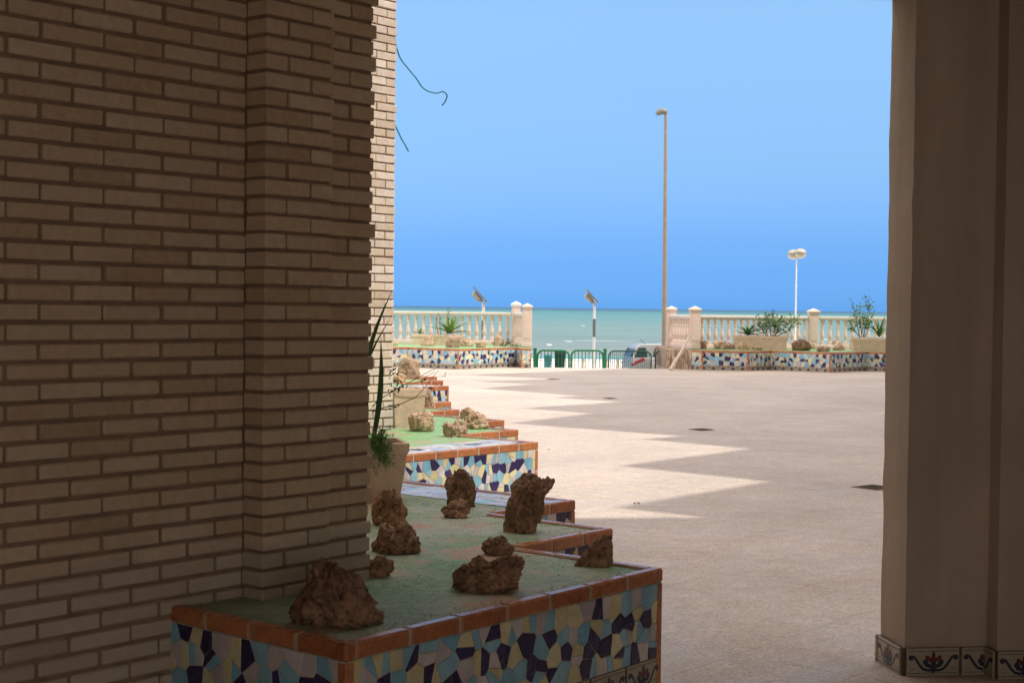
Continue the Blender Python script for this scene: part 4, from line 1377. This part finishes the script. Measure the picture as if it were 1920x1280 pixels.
def at(px, Y, z=0): v = V(px, 600, Y); return Vector((v.x, v.y, z))
pLf, pLb = at(988.5, 40.9), at(967.5, 43.3)
gate_pillar(pLf, .25, HF, 1.74, 'front cream gate pillar left of the opening, nearest the green barriers')
gate_pillar(pLb, .25, HF, 1.80, 'rear gate pillar left of the opening with a bright white pyramid cap', capm=M_WHITEP)
pRb, pRf = at(1259, 42.9), at(1303, 40.9)
gate_pillar(pRb, .25, HF, 1.72, 'rear gate pillar behind the tall lamp post, right of the opening')
gate_pillar(pRf, .27, HF, 1.72, 'front cream gate pillar right of the opening, beside the leaning stick')
pM = at(1525, 43.0)
gate_pillar(pM, .27, HF, 1.70, 'balustrade pillar between the two right troughs')
lx = at(700, 43.3)
balustrade(lx, pLb - Vector((.13, 0, 0)), 'left balustrade with cream balusters behind the spiky agave')
balustrade(pLf + (pLb - pLf).normalized() * .14, pLb - (pLb - pLf).normalized() * .14, 'short return balustrade between the two left gate pillars', ends=.1)
balustrade(pRf + (pRb - pRf).normalized() * .15, pRb - (pRb - pRf).normalized() * .14, 'short return balustrade between the two right gate pillars', ends=.1, sp=.2)
balustrade(pRf + Vector((.15, .35, 0)), pM - Vector((.15, 0, 0)), 'right balustrade section between the front gate pillar and the middle pillar')
balustrade(pM + Vector((.15, 0, 0)), at(1750, 43.1), 'right balustrade section running behind the plaster pillar')

# stone clad base below the right gate pillars
def m_clad():
    m, nt, b = mat('vertical_stone_cladding', .9, .2)
    co = coord(nt, 'Object', (22, 22, 3.2))
    v = nd(nt, 'ShaderNodeTexVoronoi', feature='F1'); v.inputs['Scale'].default_value = 1; nt.links.new(co, v.inputs['Vector'])
    v2 = nd(nt, 'ShaderNodeTexVoronoi', feature='DISTANCE_TO_EDGE'); v2.inputs['Scale'].default_value = 1; nt.links.new(co, v2.inputs['Vector'])
    s_ = nd(nt, 'ShaderNodeSeparateColor'); nt.links.new(v.outputs['Color'], s_.inputs[0])
    col = ramp(nt, s_.outputs[0], [(0, (.17, .11, .08)), (.45, (.38, .28, .21)), (1, (.62, .51, .42))])
    col = mixc(nt, ramp(nt, v2.outputs['Distance'], [(.02, g3(1)), (.1, g3(0))]), col, (.16, .11, .08))
    nt.links.new(col, b.inputs['Base Color'])
    bump(nt, b, v2.outputs['Distance'], .6, .02)
    return m
mb = MB()
kA, kB = qf(1250, 690.4), qf(1297, 692.5)
mb.prism([(kA.x, kA.y), (kB.x - .01, kB.y), (kB.x - .01, 43.6), (kA.x, 43.6)], 0, HF - .01)
tag(mb.build('low_wall', m_clad()), 'low wall of upright brown stones under the right gate pillars', 'wall')
mb = MB()
a, b_, c = G(1257, 692.5, 0.03), V(1280, 655, 39.9), V(1293, 630, 40.35)
mb.tube([a, a.lerp(b_, .5), b_, c, V(1292, 629.5, 40.3)], [.045, .042, .036, .032, .02], 8)
mb.build('stick', M_STICK if 'M_STICK' in globals() else simple('bleached_wood', (.64, .56, .46), .8))
tag(bpy.data.objects['stick'], 'pale wooden stick leaning against the stone base by the gate', 'stick')

# ------------------------------------------------------------------ green barriers in the opening
def barrier(x0, x1, ytop, Y, nb, m, label, rt=.028, rb=.012, zf_=-.60, rad=.16):
    a, b_ = V(x0, ytop, Y), V(x1, ytop, Y)
    zt = a.z; W = b_.x - a.x
    root = empty('crowd_barrier', ((a.x + b_.x) / 2, Y, zf_), 0, label, 'barrier', 'green barriers closing the opening')
    h = zt - zf_; w = W / 2
    mb = MB(); pts = [(-w, 0, 0), (-w, 0, h - rad)]
    for k in range(1, 7): pts.append((-w + rad - rad * cos(k * pi / 12), 0, h - rad + rad * sin(k * pi / 12)))
    for k in range(0, 7): pts.append((w - rad + rad * sin(k * pi / 12), 0, h - rad + rad * cos(k * pi / 12)))
    pts.append((w, 0, 0))
    mb.tube(pts, rt, 10)
    mb.tube([(-w, 0, .18), (w, 0, .18)], rt * .8, 8)
    for s_ in (-1, 1): mb.tube([(s_ * w * .8, -.28, .02), (s_ * w * .8, .28, .02)], rt * .8, 8)
    mb.build('frame', m, root, smooth=True, world=False)
    for k in range(nb):
        x = -w + 2 * w * (k + 1) / (nb + 1)
        hh = h - (0 if abs(x) < w - rad else (rad - math.sqrt(max(0, rad ** 2 - (abs(x) - w + rad) ** 2))))
        mb = MB(); mb.tube([(x, 0, .18), (x, 0, hh)], rb, 6); mb.build('bar', m, root, world=False)
    return root
barrier(1008, 1067, 656.5, 41.6, 8, M_GREEN, 'left bright green round-cornered barrier in front of the bins')
barrier(1071.5, 1131, 656.5, 41.6, 8, M_GREEN, 'second bright green round-cornered barrier, before the right green post')
barrier(1141.5, 1221, 657.5, 42.0, 20, M_DKGREEN, 'dark green barrier with close thin bars in front of the car', .022, .011)
barrier(1229, 1300, 657.5, 42.3, 20, M_DKGREEN, 'dark green barrier partly behind the lamp post', .022, .006)
def gpost(x0, x1, ytop, Y, label, m):
    c = V((x0 + x1) / 2, ytop, Y); w = (x1 - x0) / F * Y
    root = empty('barrier_post', (c.x, c.y, -.60), 0, label, 'post', 'green square posts between the barriers')
    mb = MB(); mb.cbox((0, 0, (c.z + .6) / 2), w, w, c.z + .6, bev=.008); mb.build('post_shaft', m, root, world=False)
    mb = MB(); mb.cbox((0, 0, c.z + .6 + .006), w * 1.12, w * 1.12, .02, bev=.004); mb.build('cap', m, root, world=False)
gpost(1000, 1006.5, 653.5, 41.45, 'green square post right beside the left gate pillar', M_GREEN)
gpost(1131.5, 1137.5, 654.5, 41.5, 'green square post between the second and the dark barrier', M_GREEN)

# ------------------------------------------------------------------ bins
def bin_(px, w_px, yt, Y, label, m, wheel=False):
    c = V(px, yt, Y); w = w_px / F * Y; h = c.z + 1.0
    root = empty('litter_bin', (c.x, c.y, -1.0), 0, label, 'bin')
    mb = MB()
    P = []
    for (s_, z) in ((.78, .06), (.97, h * .86), (1.06, h * .87), (1.06, h * .91)):
        P.append([(-w / 2 * s_, -w / 2 * s_, z), (w / 2 * s_, -w / 2 * s_, z), (w / 2 * s_, w / 2 * s_, z), (-w / 2 * s_, w / 2 * s_, z)])
    V_ = [p for r in P for p in r]; F_ = [(3, 2, 1, 0)]
    for i in range(3):
        for k in range(4): F_.append((i * 4 + k, i * 4 + (k + 1) % 4, i * 4 + 4 + (k + 1) % 4, i * 4 + 4 + k))
    F_.append((12, 13, 14, 15)); mb.mesh(V_, F_)
    mb.build('bin_body', m, root, world=False)
    mb = MB(); mb.cbox((0, 0, h * .955), w * 1.08, w * 1.1, h * .07, bev=.02); mb.tube([(-w * .3, -w * .56, h * .95), (w * .3, -w * .56, h * .95)], .015)
    mb.build('lid', m, root, world=False)
    if wheel:
        for s_ in (-1, 1):
            mb = MB(); mb.tube([(s_ * w * .42, w * .3, .1), (s_ * w * .50, w * .3, .1)], .1, 14); mb.build('wheel', M_RUBBER, root, world=False)
bin_(1027, 13, 663, 44.5, 'narrow light blue bin seen through the left green barrier', M_BINB)
bin_(1050, 19, 655, 45.0, 'larger dark green wheeled bin seen through the left green barrier', M_BIND, True)

# ------------------------------------------------------------------ sea front railing with pale posts
Yp2 = 54.0
zr2 = V(1080, 668, Yp2).z
root = empty('promenade_railing', (0, Yp2, -.88), 0, 'low sea front railing with a pale blue rail and white posts beyond the street', 'railing')
mb = MB(); mb.cbox((0, 0, zr2 + .88 - .04), 40, .16, .10, bev=.01); mb.build('rail', M_CYAN, root, world=False)
mb = MB(); mb.cbox((0, 0, .05), 40, .2, .10); mb.build('base_rail', M_CREAM, root, world=False)
pm = MB(); pm.lathe((0, 0, .1), [(.06, 0), (.045, .08), (.07, .22), (.045, .42), (.055, zr2 + .88 - .19)], 8)
po = pm.build('post', M_CREAM, None, smooth=True); pmesh = po.data; bpy.data.objects.remove(po)
for k in range(-30, 31):
    o = bpy.data.objects.new('post', pmesh); COL.objects.link(o); o.parent = root; o.location = (k * .42 + 3, 0, 0)

# ------------------------------------------------------------------ lamps
def solar_lamp(px, ytop, Y, s, label):
    base = V(px, 640, Y); zt = V(px, ytop, Y).z
    root = empty('solar_lamp', (base.x, Y, -1.0), 0, label, 'street lamp', 'solar lamps on the sea front')
    h = zt + 1.0
    mb = MB(); mb.tube([(0, 0, 0), (0, 0, h)], [.055 * s, .045 * s], 12); mb.build('pole', M_WHITEP, root, smooth=True, world=False)
    mb = MB(); mb.cbox((.0, -.03, h - .85 * s - .05), .10 * s, .10 * s, .62 * s, bev=.01); mb.build('battery_box', M_METAL, root, world=False)
    T = Matrix.Rotation(radians(47), 3, 'Y')
    mb = MB(); mb.cbox((-.09 * s, 0, h + .20 * s), .62 * s, .75 * s, .045 * s, tilt=T, bev=.006); mb.build('solar_panel', M_METAL, root, world=False)
    mb = MB(); mb.cbox((-.20 * s, 0, h + .13 * s), .36 * s, .30 * s, .17 * s, tilt=T, bev=.05 * s); mb.tube([(0, 0, h - .1 * s), (-.10 * s, 0, h + .1 * s)], .035 * s)
    mb.build('lamp_head', M_LAMPW, root, world=False)
solar_lamp(905.5, 564, 46, 1.0, 'solar street lamp with a tilted panel behind the left balustrade')
solar_lamp(1113.5, 566, 51, .98, 'solar street lamp with a tilted panel in the middle of the opening')
# tall post
Yt_ = 44.6
b0 = V(1246, 640, Yt_); zt = V(1247.5, 213, Yt_).z; xt = V(1248, 213, Yt_).x
root = empty('street_lamp', (b0.x, Yt_, -1.0), 0, 'very tall slim beige lamp post with one drooping head, right of the opening', 'street lamp')
mb = MB(); mb.tube([(0, 0, 0), (0, 0, 1.2), (xt - b0.x, 0, zt + 1.0)], [.088, .080, .043], 14); mb.build('pole', M_POST, root, smooth=True, world=False)
mb = MB()
c = Vector((xt - b0.x, 0, zt + 1.0))
P = []
for i in range(9):
    t = i / 8; x = .04 - .32 * t; zz_ = c.z + .10 * math.sin(min(1, t * 1.6) * pi / 2) - .13 * t * t - .0
    r = .105 * (math.sin(pi * (.12 + .80 * t))) ** .6
    P.append(((c.x + x, 0, zz_), r))
mb.tube([p for p, r in P], [r for p, r in P], 12); mb.build('lamp_head', M_METAL if False else simple('lamp_shell', (.24, .26, .24), .4, .1, 10, 0), root, smooth=True, world=False)
# double globe lamp
Yg = 58
b0 = V(1491, 640, Yg); zc = V(1491, 476, Yg).z
root = empty('globe_lamp', (b0.x, Yg, -1.0), 0, 'white lamp post with two round saucer heads above the right balustrade', 'street lamp')
mb = MB(); mb.tube([(0, 0, 0), (0, 0, zc + 1 - .16)], [.034, .026], 10); mb.tube([(-.14, 0, zc + .86), (.14, .1, zc + .88)], .03, 8); mb.build('pole', M_WHITEP, root, smooth=True, world=False)
for (dx, dy, dz) in ((-.10, .1, -.02), (.12, -.1, .02)):
    mb = MB()
    R = .235
    prof = [(R * sin(a), -R * .78 * cos(a)) for a in [0.02 + k * (pi / 2) / 7 for k in range(8)]]
    mb.lathe((dx, dy, zc + 1.0 + dz - .01), [(r, z) for r, z in prof], 20)
    g_ = mb.build('globe', M_LAMPW, root, smooth=True, world=False)
    mb = MB(); mb.lathe((dx, dy, zc + 1.0 + dz), [(R * 1.02, -.018), (R * 1.05, -.01), (R * 1.05, .012), (R * 1.02, .02)], 20); mb.build('rim', M_METAL, g_, world=False)
    mb = MB(); mb.lathe((dx, dy, zc + 1.0 + dz + .02), [(R * cos(a), R * .70 * sin(a)) for a in [k * (pi / 2) / 7 for k in range(7)] + [1.55]], 20); mb.build('dome', M_DOME if 'M_DOME' in globals() else M_LAMPW, g_, smooth=True, world=False)

# ------------------------------------------------------------------ parked car (rear quarter seen past the barrier)
phi = radians(7)
cz = V(1222, 644, 47.0)
hd = Vector((cos(phi), sin(phi), 0)); rt_ = Vector((sin(phi), -cos(phi), 0))
Wc, Lc, Hc = 1.66, 3.75, 1.50
car = empty('parked_car', (0, 0, -1.0), phi, 'silver hatchback parked on the street behind the dark green barrier', 'car')
near = V(1184, 640, 46.5)
o_ = Vector((near.x, near.y, 0)) - rt_ * (Wc / 2)        # rear centre
car.location = (o_.x, o_.y, -1.0)
zroof = cz.z + 1.0
# body: cross-section rings along the length; local x forward, y left
ring_x = [0, .04, .15, .50, .95, 1.5, 2.2, 2.65, 2.95, 3.3, 3.65, 3.75]
bt = [.65, 1.02, 1.08, 1.09, 1.09, 1.08, 1.06, 1.04, .99, .90, .78, .60]
def body_ring(x, zb, zt_, w):
    return [(x, -w, zb), (x, -w * 1.02, (zb + zt_) * .5), (x, -w * .985, zt_ - .07), (x, -w * .93, zt_), (x, w * .93, zt_), (x, w * .985, zt_ - .07), (x, w * 1.02, (zb + zt_) * .5), (x, w, zb)]
def loft(mb, rings, mt=0):
    n = len(rings[0]); V_ = [p for r in rings for p in r]; F_ = [tuple(range(n))]
    for i in range(len(rings) - 1):
        for k in range(n): F_.append((i * n + k, (i + 1) * n + k, (i + 1) * n + (k + 1) % n, i * n + (k + 1) % n))
    F_.append(tuple((len(rings) - 1) * n + k for k in range(n))[::-1])
    mb.mesh(V_, F_, mt)
hw = Wc / 2
mb = MB(); loft(mb, [body_ring(x, .25 if 0 < i < 11 else .35, z, hw * (.90 if i in (0, 11) else .97 if i in (1, 10) else 1)) for i, (x, z) in enumerate(zip(ring_x, bt))])
# cabin shell
cab = [(.05, 1.07, .80), (.17, 1.36, .73), (.34, zroof - .02, .71), (1.3, zroof, .69), (2.0, zroof - .04, .68), (2.75, 1.05, .76)]
def cab_ring(x, z, w): return [(x, -w * hw / .83 * 1.0, 1.02), (x, -w * hw / .83 * .99, 1.04), (x, -(w - .06 - (z - .95) * .12) * hw / .83, z - .03), (x, -(w - .14 - (z - .95) * .12) * hw / .83, z), (x, (w - .14 - (z - .95) * .12) * hw / .83, z), (x, (w - .06 - (z - .95) * .12) * hw / .83, z - .03), (x, w * hw / .83 * .99, 1.04), (x, w * hw / .83, 1.02)]
loft(mb, [cab_ring(*c_) for c_ in cab])
mb.build('body', M_CARP, car, smooth=True, world=False, sharp=45)
mb = MB()                                            # rear window: a slightly raised pane on the sloped tail
mb.mesh([(.105, -.58, 1.0), (.105, .58, 1.0), (.31, .50, 1.36), (.31, -.50, 1.36)], [(0, 3, 2, 1)])
mb2 = [(.03, -.60, 1.10), (.03, .60, 1.10), (.145, .53, 1.35), (.145, -.53, 1.35)]
mb = MB(); mb.mesh(mb2 + [(x + .05, y, z) for x, y, z in mb2], [(0, 1, 2, 3), (4, 7, 6, 5), (0, 4, 5, 1), (1, 5, 6, 2), (2, 6, 7, 3), (3, 7, 4, 0)])
mb.build('rear_window', M_GLASS, car, world=False)
for s_ in (-1, 1):
    for (xa, xb, xc, xd) in ((.14, .52, .50, .27), (.72, 1.50, 1.47, .80), (1.58, 2.58, 2.05, 1.56)):
        mb = MB(); yo = s_ * (hw * .915); yt = s_ * (hw * .795)
        P = [(xa, yo, 1.10), (xb, yo, 1.10), (xc, yt, zroof - .13), (xd, yt, zroof - .13)]
        P2 = [(x, y - s_ * .10, z) for x, y, z in P]
        mb.mesh(P + P2, [(0, 1, 2, 3), (4, 7, 6, 5), (0, 4, 5, 1), (1, 5, 6, 2), (2, 6, 7, 3), (3, 7, 4, 0)])
        mb.build('side_window', M_GLASS, car, world=False)
    mb = MB(); mb.cbox((.27, s_ * hw * .972, .97), .34, .06, .12, bev=.025, tilt=Matrix.Rotation(radians(-24), 3, 'Y')); mb.cbox((.10, s_ * hw * .90, .87), .17, .16, .13, bev=.04)
    mb.build('tail_light', M_TAIL, car, world=False)
    for xw in (.62, 3.05):
        mb = MB(); mb.tube([(xw, s_ * (hw - .20), .31), (xw, s_ * (hw + .005), .31)], .31, 22)
        w_ = mb.build('tyre', M_RUBBER, car, world=False)
        mb = MB(); mb.tube([(xw, s_ * (hw - .02), .31), (xw, s_ * (hw + .015), .31)], .19, 18); mb.build('rim', M_CHROME, w_, world=False)
    mb = MB(); mb.cbox((1.95, s_ * (hw + .09), 1.02), .10, .18, .12, bev=.03); mb.build('wing_mirror', M_CARP, car, world=False)
mb = MB(); mb.cbox((-.03, 0, .42), .16, Wc * .96, .24, bev=.06); mb.build('bumper', M_CARP, car, world=False)
mb = MB(); mb.cbox((.005, 0, .68), .02, .50, .11, bev=.004); mb.build('number_plate', M_WHITEP, car, world=False)
mb = MB(); mb.tube([(.62, 0, zroof - .03), (.45, 0, zroof + .12)], .008, 6); mb.build('aerial', M_RUBBER, car, world=False)

# ------------------------------------------------------------------ loose cables at the sunlit wall edge
for pts, lb in (([(739, 75), (745, 95), (752, 112), (766, 130), (781, 148), (790, 162), (800, 170), (812, 174), (820, 175), (830, 172), (837, 177), (838, 182), (835, 190), (829, 198)],
                 'upper thin teal cable sticking out of the sunlit brick edge with a hooked end'),
                ([(739, 232), (746, 246), (752, 259), (760, 273), (766, 284)], 'lower short teal cable sticking out of the sunlit brick edge')):
    mb = MB(); P = [V(x, y, E1.y + .03 * i) for i, (x, y) in enumerate(pts)]
    P = [V(pts[0][0] - 6, pts[0][1] - 8, E1.y - .02)] + P
    # smooth
    Q = []
    for i in range(len(P) - 1):
        p0, p1, p2, p3 = P[max(i - 1, 0)], P[i], P[i + 1], P[min(i + 2, len(P) - 1)]
        for k in range(5):
            t = k / 5
            Q.append(.5 * ((2 * p1) + (p2 - p0) * t + (2 * p0 - 5 * p1 + 4 * p2 - p3) * t * t + (3 * p1 - p0 - 3 * p2 + p3) * t ** 3))
    Q.append(P[-1])
    mb.tube(Q, .0065, 6); tag(mb.build('cable', M_CABLE, smooth=True), lb, 'cable')

# ------------------------------------------------------------------ drains and litter on the plaza
for (px, py, w, lb) in ((1143, 747, .26, 'small iron drain cover, the farthest dark one in mid plaza'), (1315, 805.5, .34, 'iron drain cover in the middle of the shaded plaza'),
                        (1640, 914, .40, 'iron drain cover beside the plaster pillar'), (1037, 711, .30, 'tiny iron drain cover at the farthest lit wedge')):
    c = G(px, py, 0)
    w *= .74
    root = empty('drain_cover', (c.x, c.y, .001), radians(39.7), lb, 'drain cover')
    mb = MB(); mb.cbox((0, 0, .002), w, w, .006, bev=.001); mb.build('frame', M_IRON, root, world=False)
    mb = MB()
    for k in range(7): mb.cbox((-w * .4 + w * .8 * k / 6, 0, .0075), w * .05, w * .8, .005)
    mb.build('grate', M_DGROUT, root, world=False)
random.seed(12)
for (px, py, lb) in ((1030, 844, 'dark dead leaf on the sunlit plaza, right of the second planter'), (1194, 946, 'dark leaf scrap on the sunlit plaza near the shade edge')):
    c = G(px, py, 0); mb = MB()
    for k in range(3):
        leaf(mb, Vector((c.x, c.y, .006 + .003 * k)), Vector((random.uniform(-1, 1), random.uniform(-1, 1), .12)), .035, .015)
    tag(mb.build('dead_leaf', M_TWIG), lb, 'leaf')
